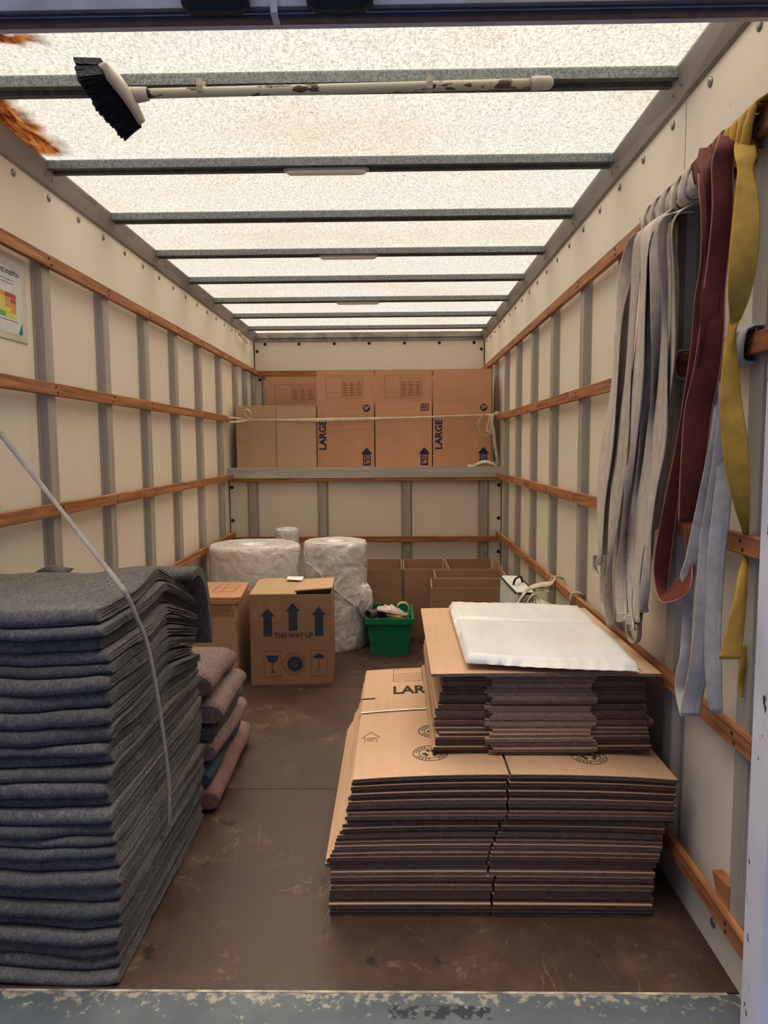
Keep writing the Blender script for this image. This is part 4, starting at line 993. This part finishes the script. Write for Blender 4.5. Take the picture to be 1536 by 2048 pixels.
def folded(x0, x1, y0, y1, z0, t, mt, label, slope=0, layers=2, seed=0, rise=0):
    """folded with its round fold to the right: ring in x-z, lofted along y"""
    nx, ny = 8, 12; g = .002; xs = [x0+(x1-t/2-x0)*i/nx for i in range(nx+1)]; prof = []
    for x in xs: prof.append((x, 0))
    for k in range(1, 8): a = -PI/2+PI*k/8; prof.append((x1-t/2+math.cos(a)*t*.5, t/2+math.sin(a)*t/2))
    for x in reversed(xs): prof.append((x, t))
    for L in range(layers-1, 0, -1):
        zl = t*L/layers
        prof += [(xs[0], zl+g), (xs[5], zl+g), (x1-t*.55, zl+g), (x1-t*.55, zl-g), (xs[5], zl-g), (xs[0], zl-g)]
    rings = []
    for j in range(ny+1):
        v = j/ny; y = y0+(y1-y0)*v; R = []; e = min(1, min(v, 1-v)*9+.35)
        for (x, z) in prof:
            w_ = .014*noise.noise(Vector((x*4, y*4, z0*3+seed)))
            R.append((x+slope*v+.012*noise.noise(Vector((y*5, seed, 0))), y+.015*noise.noise(Vector((x*6, seed, 3)))*(v < .2), z0+t/2+(z-t/2)*e**.3+w_+rise*v))
        rings.append(R)
    m = MB(); m.loft(rings, 0, True, True)
    return tag(m.build('moving_blanket', mt), label, 'blanket')
GS = [( .006, .085, BLKR, 'salmon pink blanket at the very bottom of the low coloured stack', -.625, 3.03, -.015),
      ( .095, .070, BLKB, 'blue folded blanket in the low stack, just above the pink one', -.66, 2.92, 0),
      ( .168, .085, BLKP, 'pinkish grey blanket folded between the green and the blue blanket', -.63, 2.93, 0),
      ( .256, .060, BLKG, 'green folded blanket in the middle of the low stack', -.635, 2.86, 0),
      ( .320, .085, BLKP, 'pinkish grey blanket with a hollow fold, directly on the green one', -.61, 2.80, 0),
      ( .408, .095, BLKP, 'uppermost pinkish grey blanket of the low coloured stack', -.645, 2.78, 0)]
for i, (z0, t, mt, lab, xr, yb, sl) in enumerate(GS): folded(-1.2, xr, 2.40+random.uniform(-.01, .01), yb, z0, t, mt, lab, sl, 1, i*2.3)

# strap over the blankets
def ribbon(rows, mt, name='strap', parent=None, thick=.003, n=5, extra=None):
    """rows: (left point, right point) pairs; smooth, with thickness"""
    L = catmull([r[0] for r in rows], n); R = catmull([r[1] for r in rows], n); m = MB(); rings = []; uvs = []; s = 0
    for i in range(len(L)):
        a, b = L[i], R[i]; c = (a+b)/2; q = (L[min(i+1, len(L)-1)]+R[min(i+1, len(L)-1)])/2; o = (L[max(i-1, 0)]+R[max(i-1, 0)])/2
        tan = (q-o); w_ = b-a; nn = w_.cross(tan); nn = nn.normalized() if nn.length > 1e-9 else Vector((0, -1, 0)); s += (q-o).length/2
        e = w_*.08
        rings.append([a, a+e+nn*thick*.5, c+nn*thick*.7, b-e+nn*thick*.5, b, b-e-nn*thick*.5, c-nn*thick*.7, a+e-nn*thick*.5])
        uvs += [(0, s*8), (.08, s*8), (.5, s*8), (.92, s*8), (1, s*8), (.92, s*8), (.5, s*8), (.08, s*8)]
    m.loft(rings, 0, True, True)
    m.uv = dict(enumerate(uvs))
    if extra: extra(m)
    return m.build(name, mt, parent)
rows = []
_A, _B = Vector(at(232, 1160, 'x', -.68)), Vector(at(0, 865, 'x', -1.0)); _C = _A+(_B-_A)*((1.212-.68)/(1.0-.68))
S3 = [tuple(_C), tuple(_A.lerp(_C, .75)), tuple(_A.lerp(_C, .5)), tuple(_A.lerp(_C, .25)), tuple(_A), (-.655, 1.69, .935), (-.648, 1.735, .865), (-.644, 1.79, .78), (-.642, 1.84, .64), (-.640, 1.875, .50), (-.638, 1.897, .36), (-.64, 1.897, .24), (-.66, 1.895, .205)]
for i, p in enumerate(S3):
    p = Vector(p); tw = .9*math.sin(i*.9) if i < 4 else 0
    wd = Vector((math.sin(tw)*.3, .0, .0))+Vector((0, math.cos(tw), math.sin(tw)*.6)) if i < 4 else (Vector((.3, .9, .25)) if i < 6 else Vector((.25, 1, .05)))
    wd = wd  .normalized()*.0085; rows.append((p-wd, p+wd))
st = ribbon(rows, WEBT, 'webbing_strap'); tag(st, 'taupe webbing strap slanting from the left wall down over the grey blankets', 'strap')

# ------------------------------------------------------------------ straps hanging on the right wall
def px_rows(L, xc, dx=.02):
    out = []
    for r in L:
        a, b, y = r[:3]; x = r[3] if len(r) > 3 else xc; d = r[4] if len(r) > 4 else dx
        out.append((at(a, y, 'x', x-d), at(b, y+(r[5] if len(r) > 5 else 0), 'x', x+d)))
    return out
def hitch(m, yc, zt, zb, wd, seed=0, x0=.744, x1=.801, lean=0, bulge=.006, turns=1):
    """a turn of webbing round the batten"""
    P = []
    for a in range(14):
        t = 2*PI*a/14; c, s_ = math.cos(t), math.sin(t)
        x = (x0+x1)/2+math.copysign(abs(c)**.5, c)*((x1-x0)/2+bulge*.4); z = (zt+zb)/2+math.copysign(abs(s_)**.5, s_)*((zt-zb)/2+bulge)
        P.append(Vector((min(x, .803), yc+lean*s_*.5+.004*noise.noise(Vector((t, seed, 0))), z)))
    rings = []
    for i, p in enumerate(P):
        q = P[(i+1) % 14]; o = P[i-1]; tn = (q-o).normalized(); w_ = Vector((0, 1, 0)); w_ = (w_-tn*w_.dot(tn)).normalized(); nn = tn.cross(w_)
        if nn.dot(p-Vector(((x0+x1)/2, yc, (zt+zb)/2))) < 0: nn = -nn
        rings.append([p-w_*wd/2, p-w_*wd/2+nn*.003, p+nn*.006, p+w_*wd/2+nn*.003, p+w_*wd/2, p-nn*.0005])
    m.loft(rings, 0, False, True, True)
G1 = [  # centre px path and half widths
    ([(1268, 478, 13), (1250, 560, 13), (1238, 640, 12), (1228, 780, 12), (1213, 900, 12), (1203, 1000, 12), (1200, 1100, 11), (1196, 1130, 6)], 'light grey webbing strap nearest the far end of the bundle, ending in a small loop'),
    ([(1281, 476, 14), (1268, 600, 13), (1256, 760, 13), (1243, 900, 13), (1229, 1030, 14), (1220, 1120, 14), (1216, 1200, 10), (1222, 1255, 8)], 'light grey webbing strap, second from the far side of the bundle'),
    ([(1293, 468, 14), (1286, 600, 12), (1275, 760, 12), (1262, 900, 12), (1250, 1040, 13), (1243, 1130, 12), (1243, 1215, 11), (1246, 1240, 10)], 'light grey webbing strap with a stitched end band low in the bundle'),
    ([(1304, 460, 13), (1300, 600, 13), (1293, 760, 13), (1283, 900, 13), (1272, 1020, 14), (1262, 1120, 13), (1258, 1200, 11), (1264, 1262, 10)], 'light grey webbing strap in the middle of the far bundle, hanging lowest'),
    ([(1315, 452, 14), (1314, 600, 14), (1309, 760, 14), (1300, 900, 15), (1290, 1010, 16), (1280, 1100, 15), (1272, 1180, 13), (1267, 1245, 13)], 'broad light grey webbing strap with a square stitched end above the foam pack'),
    ([(1327, 447, 13), (1330, 600, 13), (1327, 740, 13), (1318, 880, 14), (1306, 980, 14), (1298, 1060, 12), (1290, 1150, 11), (1287, 1225, 9)], 'light grey webbing strap on the near side of the far bundle'),
    ([(1338, 445, 12), (1342, 560, 12), (1338, 700, 12), (1330, 820, 11), (1320, 930, 10), (1310, 1010, 10), (1306, 1060, 8)], 'short light grey webbing strap nearest the red straps')]
random.seed(3)
for i, (path, lab) in enumerate(G1):
    t = None; x = .712-.008*(i % 3)
    rows = []
    for j, (cx, cyy, hw) in enumerate(path):
        tw = .75 if j in (0,) else .68+.36*math.sin(i*1.7+j*1.9)
        rows.append((cx-hw*tw-1, cx+hw*tw+1, cyy, x+.006*math.sin(j*1.1+i), .016*math.cos(j*.8+i*1.3)))
    R = px_rows(rows, x); zt = R[0][0].z; R = [(Vector((.765, R[0][0].y, zt+.03)), Vector((.765, R[0][1].y, zt+.03)))]+R
    yk = (R[0][0].y+R[0][1].y)/2
    # turn over the batten: start of strap rises to its top
    s = ribbon(R, WEBG, 'webbing_strap', None, .004)
    tag(s, lab, 'strap', 'light grey webbing straps on the top batten')
    # the returning half of the same loop, behind
    of = (11, -10, 12, -9, 11, -11, 9)[i]
    rows2 = [(cx-hw*.62+(of if j > 0 else 2), cx+hw*.62+(of if j > 0 else 2), cyy-(6 if j == len(path)-1 else 0), .738+.004*math.sin(j+i), .010) for j, (cx, cyy, hw) in enumerate(path)]
    R2 = px_rows(rows2, .735); R2 = [(Vector((.75, R2[0][0].y, 1.92)), Vector((.75, R2[0][1].y, 1.92)))]+R2
    R2[-1] = (R[-1][0]+Vector((.006, .004, .002)), R[-1][1]+Vector((.006, .004, .002)))
    ribbon(R2, WEBG, 'strap_return', s, .003)
    hm = MB(); hitch(hm, yk+.020, 1.978, 1.922, .034, i, .748, .802, .05, .004); hitch(hm, yk-.004, 1.982, 1.918, .032, i+9, .744, .802, -.05, .006); hitch(hm, yk-.026, 1.979, 1.921, .034, i+5, .746, .802, .05, .004)
    hm.uv = {q: ((q % 6)/6, (q//6)*.3) for q in range(len(hm.v))}
    hm.build('hitch', WEBG, s)
    if i in (2, 4):
        e = path[-1]; a = at(e[0]-e[2]-2, e[1]-14, 'x', x-.012); b = at(e[0]+e[2]+2, e[1]-14, 'x', x+.012); a2 = at(e[0]-e[2]-2, e[1]+3, 'x', x-.012); b2 = at(e[0]+e[2]+2, e[1]+3, 'x', x+.012)
        f_ = Vector((-.004, -.006, 0)); m = MB(); m.loft([[a+f_, b+f_, b-f_, a-f_], [a2+f_, b2+f_, b2-f_, a2-f_]]); m.build('stitched_end', WEBG, s)
    if i in (0, 3):
        e = path[-1]; off = 9
        lp = [at(e[0]-6, e[1]-20, 'x', x), at(e[0]-6, e[1]+8, 'x', x), at(e[0]+4, e[1]+24, 'x', x), at(e[0]+14, e[1]+14, 'x', x+.01), at(e[0]+15, e[1]-20, 'x', x+.01)]
        wv_ = Vector((.009, .004, 0)); ribbon([(p-wv_, p+wv_) for p in lp], WEBG, 'end_loop', s)
# strap on the second batten, beside the bundle
R = px_rows([(1318, 1332, 745), (1322, 1340, 775), (1318, 1340, 820), (1312, 1334, 900), (1302, 1320, 1000), (1294, 1310, 1060), (1290, 1306, 1110), (1288, 1298, 1138)], .722, .012)
s = tag(ribbon(R, WEBG2, 'webbing_strap'), 'pale grey strap hitched to the second batten at the edge of the light grey bundle', 'strap')
hm = MB(); hitch(hm, R[0][0].y-.01, 1.530, 1.472, .028, 3, .748, .802); hm.uv = {q: ((q % 6)/6, (q//6)*.3) for q in range(len(hm.v))}; hm.build('hitch', WEBG2, s)

# rust red straps
R1 = px_rows([(1396, 1418, 345, .745, .006), (1398, 1422, 375, .715, .012), (1403, 1424, 440, .70, .008), (1402, 1420, 520, .70, .01), (1390, 1424, 600, .70, .016), (1384, 1412, 680, .70, .012), (1370, 1398, 780, .70, .014), (1354, 1374, 880, .70, .01), (1340, 1364, 950, .695, .014), (1324, 1352, 1030, .69, .016), (1310, 1342, 1110, .69, .018), (1309, 1336, 1160, .69, .018), (1322, 1336, 1203, .685, .018, -22), (1362, 1352, 1196, .69, .015, -34), (1382, 1376, 1170, .70, .012, -28), (1384, 1374, 1120, .712, .008), (1384, 1370, 1050, .715, .008)], .70)
s = tag(ribbon(R1, [WEBR], 'webbing_strap', None, .004), 'rust red webbing strap hanging in a big open loop beside the light grey bundle', 'strap', 'rust red webbing straps')
for sgn in (0, 1):
    ed = catmull([r[sgn] for r in R1], 5); m = MB(); m.tube(ed, .0018, 5); m.build('selvedge', WEBRE, s)
R2 = px_rows([(1444, 1478, 262, .765, .008), (1438, 1476, 276, .738, .012), (1432, 1472, 296, .715, .02), (1424, 1466, 335, .705, .02), (1425, 1466, 420, .70, .02), (1418, 1458, 500, .70, .02), (1408, 1450, 580, .695, .02), (1400, 1448, 660, .69, .02), (1388, 1440, 740, .69, .02), (1370, 1424, 820, .69, .022), (1364, 1414, 900, .69, .022), (1360, 1404, 970, .69, .022), (1358, 1388, 1044, .69, .018)], .70)
s = tag(ribbon(R2, [WEBR], 'webbing_strap', None, .005), 'broad dark rust red strap hanging straight, beside the mustard strap', 'strap', 'rust red webbing straps')
for sgn in (0, 1):
    ed = catmull([r[sgn] for r in R2], 5); m = MB(); m.tube(ed, .0018, 5); m.build('selvedge', WEBRE, s)
R3 = px_rows([(1418, 1446, 290, .755, .008), (1416, 1446, 312, .725, .016), (1410, 1440, 350, .69, .02), (1412, 1438, 440, .69, .016), (1408, 1432, 520, .69, .014), (1400, 1440, 620, .685, .018), (1398, 1424, 700, .685, .016), (1380, 1410, 800, .69, .014), (1366, 1392, 900, .695, .014)], .69)
ribbon(R3, [WEBR], 'strap_return', s, .004)
def wrap(m, yc, w_, seed, zt=1.978, zb=1.92, lean=.04): hitch(m, yc, zt, zb, w_, seed, .738, .803, lean, .012)
y_ = at(1405, 330, 'x', .745).y
hm = MB()
for q, (dy, w_) in enumerate(((.0, .055), (-.045, .05), (-.085, .05))): hitch(hm, y_-.0+dy, 1.982+.003*q, 1.915, w_, q, .742, .802, .05-.04*q, .006)
hm.uv = {q: ((q % 6)/6, (q//6)*.3) for q in range(len(hm.v))}; hm.build('hitch', WEBR, s)
m = MB()
Rk = px_rows([(1398, 1440, 300, .725, .01), (1394, 1436, 322, .712, .014), (1400, 1440, 345, .700, .02), (1410, 1436, 372, .700, .02), (1412, 1432, 395, .71, .014)], .71); ribbon(Rk, WEBR, 'knot', s, .012)
# mustard strap
RY = px_rows([(1470, 1510, 262, .770, .008), (1468, 1512, 290, .742, .012), (1468, 1514, 310, .715, .02), (1474, 1506, 340, .705, .016), (1470, 1516, 385, .70, .02), (1464, 1520, 440, .695, .022), (1458, 1517, 510, .69, .024), (1455, 1504, 580, .69, .022), (1458, 1486, 630, .695, .012), (1456, 1472, 660, .70, -.006), (1446, 1476, 710, .70, .012), (1440, 1482, 790, .70, .02), (1442, 1494, 870, .705, .022), (1452, 1500, 950, .715, .02), (1470, 1500, 1020, .735, .014), (1484, 1498, 1065, .765, .006), (1485, 1498, 1110, .768, .006), (1476, 1496, 1150, .75, .012), (1468, 1494, 1200, .735, .018), (1450, 1488, 1262, .72, .022), (1438, 1482, 1318, .71, .022)], .70)
s = tag(ribbon(RY, [WEBY], 'webbing_strap', None, .005), 'broad mustard yellow webbing strap, nearest the rear door post', 'strap')
RY2 = px_rows([(1480, 1492, 1290, .77, .006), (1480, 1493, 1330, .77, .007), (1476, 1489, 1365, .77, .007), (1481, 1487, 1394, .77, .003)], .75); ribbon(RY2, [WEBY], 'strap_tail', s, .004)
hm = MB(); y_ = at(1488, 262, 'x', .745).y
for q, dy in enumerate((.07, .035, 0, -.03)): hitch(hm, y_+dy, 1.984, 1.914, .042, q+4, .742, .802, .03-.03*q, .006)
hm.uv = {q: ((q % 6)/6, (q//6)*.3) for q in range(len(hm.v))}; hm.build('hitch', WEBY, s)
# pale grey straps on the second batten
def p2(L, x, lab, ext=None, hy=None):
    L = [(a-(b-a)*.16, b+(b-a)*.16)+tuple(r) for a, b, *r in L]
    R = px_rows(L, x); s = tag(ribbon(R, [WEBG2], 'webbing_strap', None, .004), lab, 'strap', 'pale grey straps on the second batten')
    if hy is not None:
        hm = MB(); y_ = at(hy, 715, 'x', .745).y
        hitch(hm, y_, 1.530, 1.472, .042, hy, .746, .802, .02, .005); hitch(hm, y_-.03, 1.532, 1.472, .034, hy+3, .746, .802, -.03, .005)
        hm.uv = {q: ((q % 6)/6, (q//6)*.3) for q in range(len(hm.v))}; hm.build('hitch', WEBG2, s)
    return s
p2([(1428, 1446, 735, .73, .01), (1430, 1446, 800, .725, .01), (1424, 1442, 870, .72, .012), (1412, 1430, 930, .715, .012), (1398, 1418, 1000, .71, .014), (1384, 1408, 1070, .705, .014), (1374, 1400, 1120, .705, .014), (1364, 1388, 1152, .705, .012), (1370, 1386, 1180, .71, .012), (1366, 1382, 1250, .71, .01), (1362, 1378, 1310, .705, .012), (1354, 1374, 1350, .70, .014), (1353, 1372, 1385, .70, .014), (1364, 1392, 1432, .70, .016)], .71, 'pale grey strap hanging beside the red loop, folded and stitched at its end', hy=1436)
p2([(1440, 1456, 735, .725, .012), (1438, 1454, 830, .72, .012), (1428, 1450, 920, .715, .014), (1416, 1438, 1000, .71, .014), (1402, 1428, 1090, .705, .016), (1396, 1424, 1180, .70, .016), (1390, 1418, 1270, .70, .016), (1380, 1410, 1350, .70, .016), (1368, 1400, 1400, .70, .016), (1366, 1396, 1428, .70, .016)], .70, 'pale grey strap reaching lowest with a folded corner, in front of the lower battens', hy=1452)
p2([(1448, 1466, 735, .735, .012), (1444, 1462, 830, .73, .012), (1438, 1460, 920, .725, .014), (1430, 1458, 1010, .72, .016), (1420, 1448, 1100, .715, .016), (1416, 1442, 1190, .715, .014), (1412, 1438, 1280, .715, .012), (1414, 1440, 1350, .72, .012), (1422, 1442, 1426, .73, .01)], .72, 'pale grey strap closest to the mustard strap, reaching the fourth batten', hy=1468)

# ------------------------------------------------------------------ strap across the overcab row
z_ = at(640, 838, 'y', 5.37).z
ends = [(-1.222, 5.24, 1.528), (-1.15, 5.34, 1.515)]
rows = []
for i, (x, y, z) in enumerate([(-1.222, 5.20, 1.512), (-1.17, 5.33, 1.508), (-1.10, 5.38, 1.500), (-.9, 5.385, 1.497), (-.6, 5.388, 1.495), (-.3, 5.39, 1.499), (.1, 5.39, 1.507), (.4, 5.388, 1.516), (.70, 5.37, 1.524), (.752, 5.24, 1.522)]):
    hw = [.006, .006, .004, .006, .013, .012, .007, .006, .006, .008][i]; rows.append((Vector((x, y, z-hw)), Vector((x, y, z+hw))))
s = tag(ribbon(rows, WEBC, 'webbing_strap'), 'cream webbing strap stretched across the overcab row of cartons', 'strap')
def loop(P, w_, nm, parent=s, mt=WEBC):
    P = [Vector(p) for p in P]; wv = Vector(w_); ribbon([(p-wv, p+wv) for p in P], mt, nm, parent, .003)
loop([(-1.095, 5.37, 1.50), (-1.13, 5.35, 1.555), (-1.105, 5.345, 1.575), (-1.08, 5.35, 1.55), (-1.085, 5.37, 1.50)], (0, .006, .004), 'bow_loop')
loop([(-1.095, 5.37, 1.50), (-1.16, 5.33, 1.485), (-1.222, 5.24, 1.478)], (0, .003, .006), 'bow_tail')
loop([(-1.10, 5.37, 1.515), (-1.088, 5.36, 1.50), (-1.10, 5.36, 1.485)], (.010, 0, .0), 'knot')
m = MB(); m.tube([(XL+.045, 5.18+.0, 1.478+.055), (XL+.055, 5.19, 1.50), (XL+.045, 5.2, 1.472)], .006, 6); m.build('batten_turn', WEBC, s)
loop([(.67, 5.36, 1.525), (.625, 5.355, 1.46), (.635, 5.35, 1.39), (.68, 5.345, 1.365), (.72, 5.34, 1.385), (.735, 5.335, 1.44)], (.007, .008, -.012), 'hanging_loop')
loop([(.71, 5.35, 1.525), (.70, 5.345, 1.46), (.685, 5.34, 1.415), (.70, 5.335, 1.395), (.715, 5.335, 1.42), (.722, 5.33, 1.52)], (.010, .004, 0), 'hanging_loop')
loop([(.735, 5.33, 1.53), (.722, 5.325, 1.47), (.735, 5.325, 1.39), (.745, 5.325, 1.29), (.76, 5.33, 1.20), (.765, 5.345, 1.15), (.74, 5.345, 1.143)], (.011, .003, 0), 'hanging_tail')
loop([(.76, 5.36, 1.142), (.72, 5.345, 1.165), (.66, 5.35, 1.175), (.60, 5.36, 1.15), (.56, 5.37, 1.143), (.55, 5.38, 1.143)], (.002, .010, .011), 'tail_heap')
loop([(.57, 5.372, 1.143), (.63, 5.36, 1.15), (.69, 5.355, 1.162), (.75, 5.36, 1.165), (.77, 5.37, 1.145)], (.003, .008, -.010), 'tail_heap')
loop([(.735, 5.30, 1.53), (.75, 5.27, 1.540), (.765, 5.25, 1.530)], (0, .010, .004), 'batten_turn')

# ------------------------------------------------------------------ pale cases tied at the right wall
def case(c, sz, label, rz=0, tilt=0):
    t = empty('padded_case', c, rz, label=label, cat='case'); t.rotation_euler = (0, tilt, rz)
    m = MB(); m.box((-sz[0]/2, -sz[1]/2, 0), (sz[0]/2, sz[1]/2, sz[2]), 0, .012); m.build('cover', CASE, t)
    for z in (sz[2]-.012,):
        for yy in (-sz[1]/2, sz[1]/2):
            m = MB(); m.tube([(-sz[0]/2+.006, yy, z+.006), (sz[0]/2-.006, yy, z+.006)], .005, 6); m.build('piping', BLACK, t)
        for xx in (-sz[0]/2, sz[0]/2):
            m = MB(); m.tube([(xx, -sz[1]/2+.01, z+.006), (xx, sz[1]/2-.01, z+.006)], .005, 6); m.build('piping', BLACK, t)
    m = MB(); m.tube(catmull([(-.03, -sz[1]*.1, sz[2]), (-.02, -sz[1]*.1, sz[2]+.03), (.02, sz[1]*.05, sz[2]+.03), (.03, sz[1]*.05, sz[2])]), .006, 6); m.build('carry_handle', BLACK, t)
    return t
case((.615, 3.62, 0), (.10, .46, .585), 'tall pale grey padded case with black piping, leaning by the open cartons', .02, .02)
case((.71, 3.36, 0), (.075, .55, .50), 'lower pale grey padded case with black piping, next to the right wall', 0, 0)
R = []
for p in [(.555, 3.37, .47), (.585, 3.37, .535), (.63, 3.37, .60), (.68, 3.36, .625), (.735, 3.35, .635), (.755, 3.34, .66)]: R.append((Vector(p)-Vector((.004, .012, .010)), Vector(p)+Vector((.004, .012, .010))))
s = tag(ribbon(R, WEBC, 'webbing_strap'), 'cream webbing strap tying the pale cases to a batten', 'strap')
loop([(.64, 3.35, .50), (.645, 3.35, .55), (.66, 3.35, .575), (.70, 3.32, .55), (.745, 3.2, .545)], (0, .012, .008), 'strap_end', s)
loop([(.60, 3.36, .47), (.61, 3.36, .53), (.635, 3.36, .575)], (.008, .005, 0), 'strap_end', s)
for y in (3.36, 2.98):
    m = MB(); m.tube([(.745, y, .60), (.742, y, .64), (.748, y, .664), (.775, y, .667), (.80, y, .655)], .007, 6); m.build('batten_turn', WEBC, s)

for j, P in enumerate(([(.575, 3.40, .49), (.60, 3.385, .56), (.64, 3.37, .61), (.69, 3.36, .615), (.73, 3.34, .60)], [(.59, 3.34, .45), (.612, 3.345, .52), (.65, 3.35, .58), (.70, 3.35, .60)], [(.66, 3.39, .58), (.70, 3.30, .545), (.73, 3.20, .52), (.75, 3.10, .50)], [(.62, 3.33, .44), (.635, 3.33, .50), (.66, 3.33, .555)])):
    loop(P, (.003, .011, .007), 'strap_coil', s)
# wooden offcut behind the lowest right batten
m = MB(); m.loft([[(.776, 1.585, .15), (.776, 1.625, .15), (.776, 1.675, .245), (.776, 1.585, .258)], [(.802, 1.585, .15), (.802, 1.625, .15), (.802, 1.675, .245), (.802, 1.585, .258)]])
tag(m.build('wood_offcut', WOOD_Y), 'small wedge of wood stuck behind the lowest right batten near the door', 'wood')

# ------------------------------------------------------------------ poster on the left wall
def poster():
    t = empty('wall_poster', (XL+.003, 2.2, 1.79), 0, label='laminated sheet with a coloured matrix taped to the left wall', cat='poster')
    y1 = 2.436-2.2; z0, z1 = 1.668-1.79, 1.895-1.79; y0 = y1-.30
    def bx(nm, mt, a, b, c, d, e, f): m = MB(); m.box((e, a, c), (f, b, d)); return m.build(nm, mt, t)
    FILM = simple('yellowed_film', (.58, .52, .42), .25, .5, 0, .12, 8)
    bx('laminate', FILM, y0-.04, y1+.035, z0-.02, z1+.03, 0, .0008)
    bx('sheet', simple('poster_paper', (.62, .62, .6), .5), y0, y1, z0, z1, .0008, .0014)
    cols = {'r': (.42, .06, .06), 'o': (.68, .27, .07), 'y': (.68, .6, .10), 'g': (.10, .38, .13)}
    M4 = {k: simple('print_'+{'r': 'red', 'o': 'orange', 'y': 'yellow', 'g': 'green'}[k], v, .6) for k, v in cols.items()}
    grid = ['yoorr', 'yyyor', 'yyyoo', 'ggyyo', 'gggyy']   # rows from the top
    gw, gh = .033, .0162; gx = y1-.037-gw*5; gz = z0+.131
    for r, row in enumerate(grid):
        for c, ch in enumerate(row):
            bx('matrix_cell', M4[ch], gx+c*gw+.0006, gx+(c+1)*gw-.0006, gz-(r+1)*gh+.0006, gz-r*gh-.0006, .0014, .0017)
    k = Ink(); k.text('ent matrix-', y1-.006, z1-.028, .03, .0003, 0, 1, 'RIGHT'); k.rect(y0+.02, z1-.055, y1-.045, z1-.0535); k.rect(y0+.02, z1-.066, y1-.05, z1-.0645); k.rect(gx, gz-.0165*5-.008, y1-.03, gz-.0165*5-.0065)
    m = MB(); m.add([(.0018, x, z) for x, z in k.v], k.f); m.build('lettering', INKG, t, fix=False)
    m = MB(); m.add([(.0018, y1-.03, z0+.003), (.0018, y1-.002, z0+.003), (.0018, y1-.002, z0+.045)], [(0, 1, 2)]); m.build('corner_print', simple('teal_print', (.02, .2, .22), .5), t)
poster()
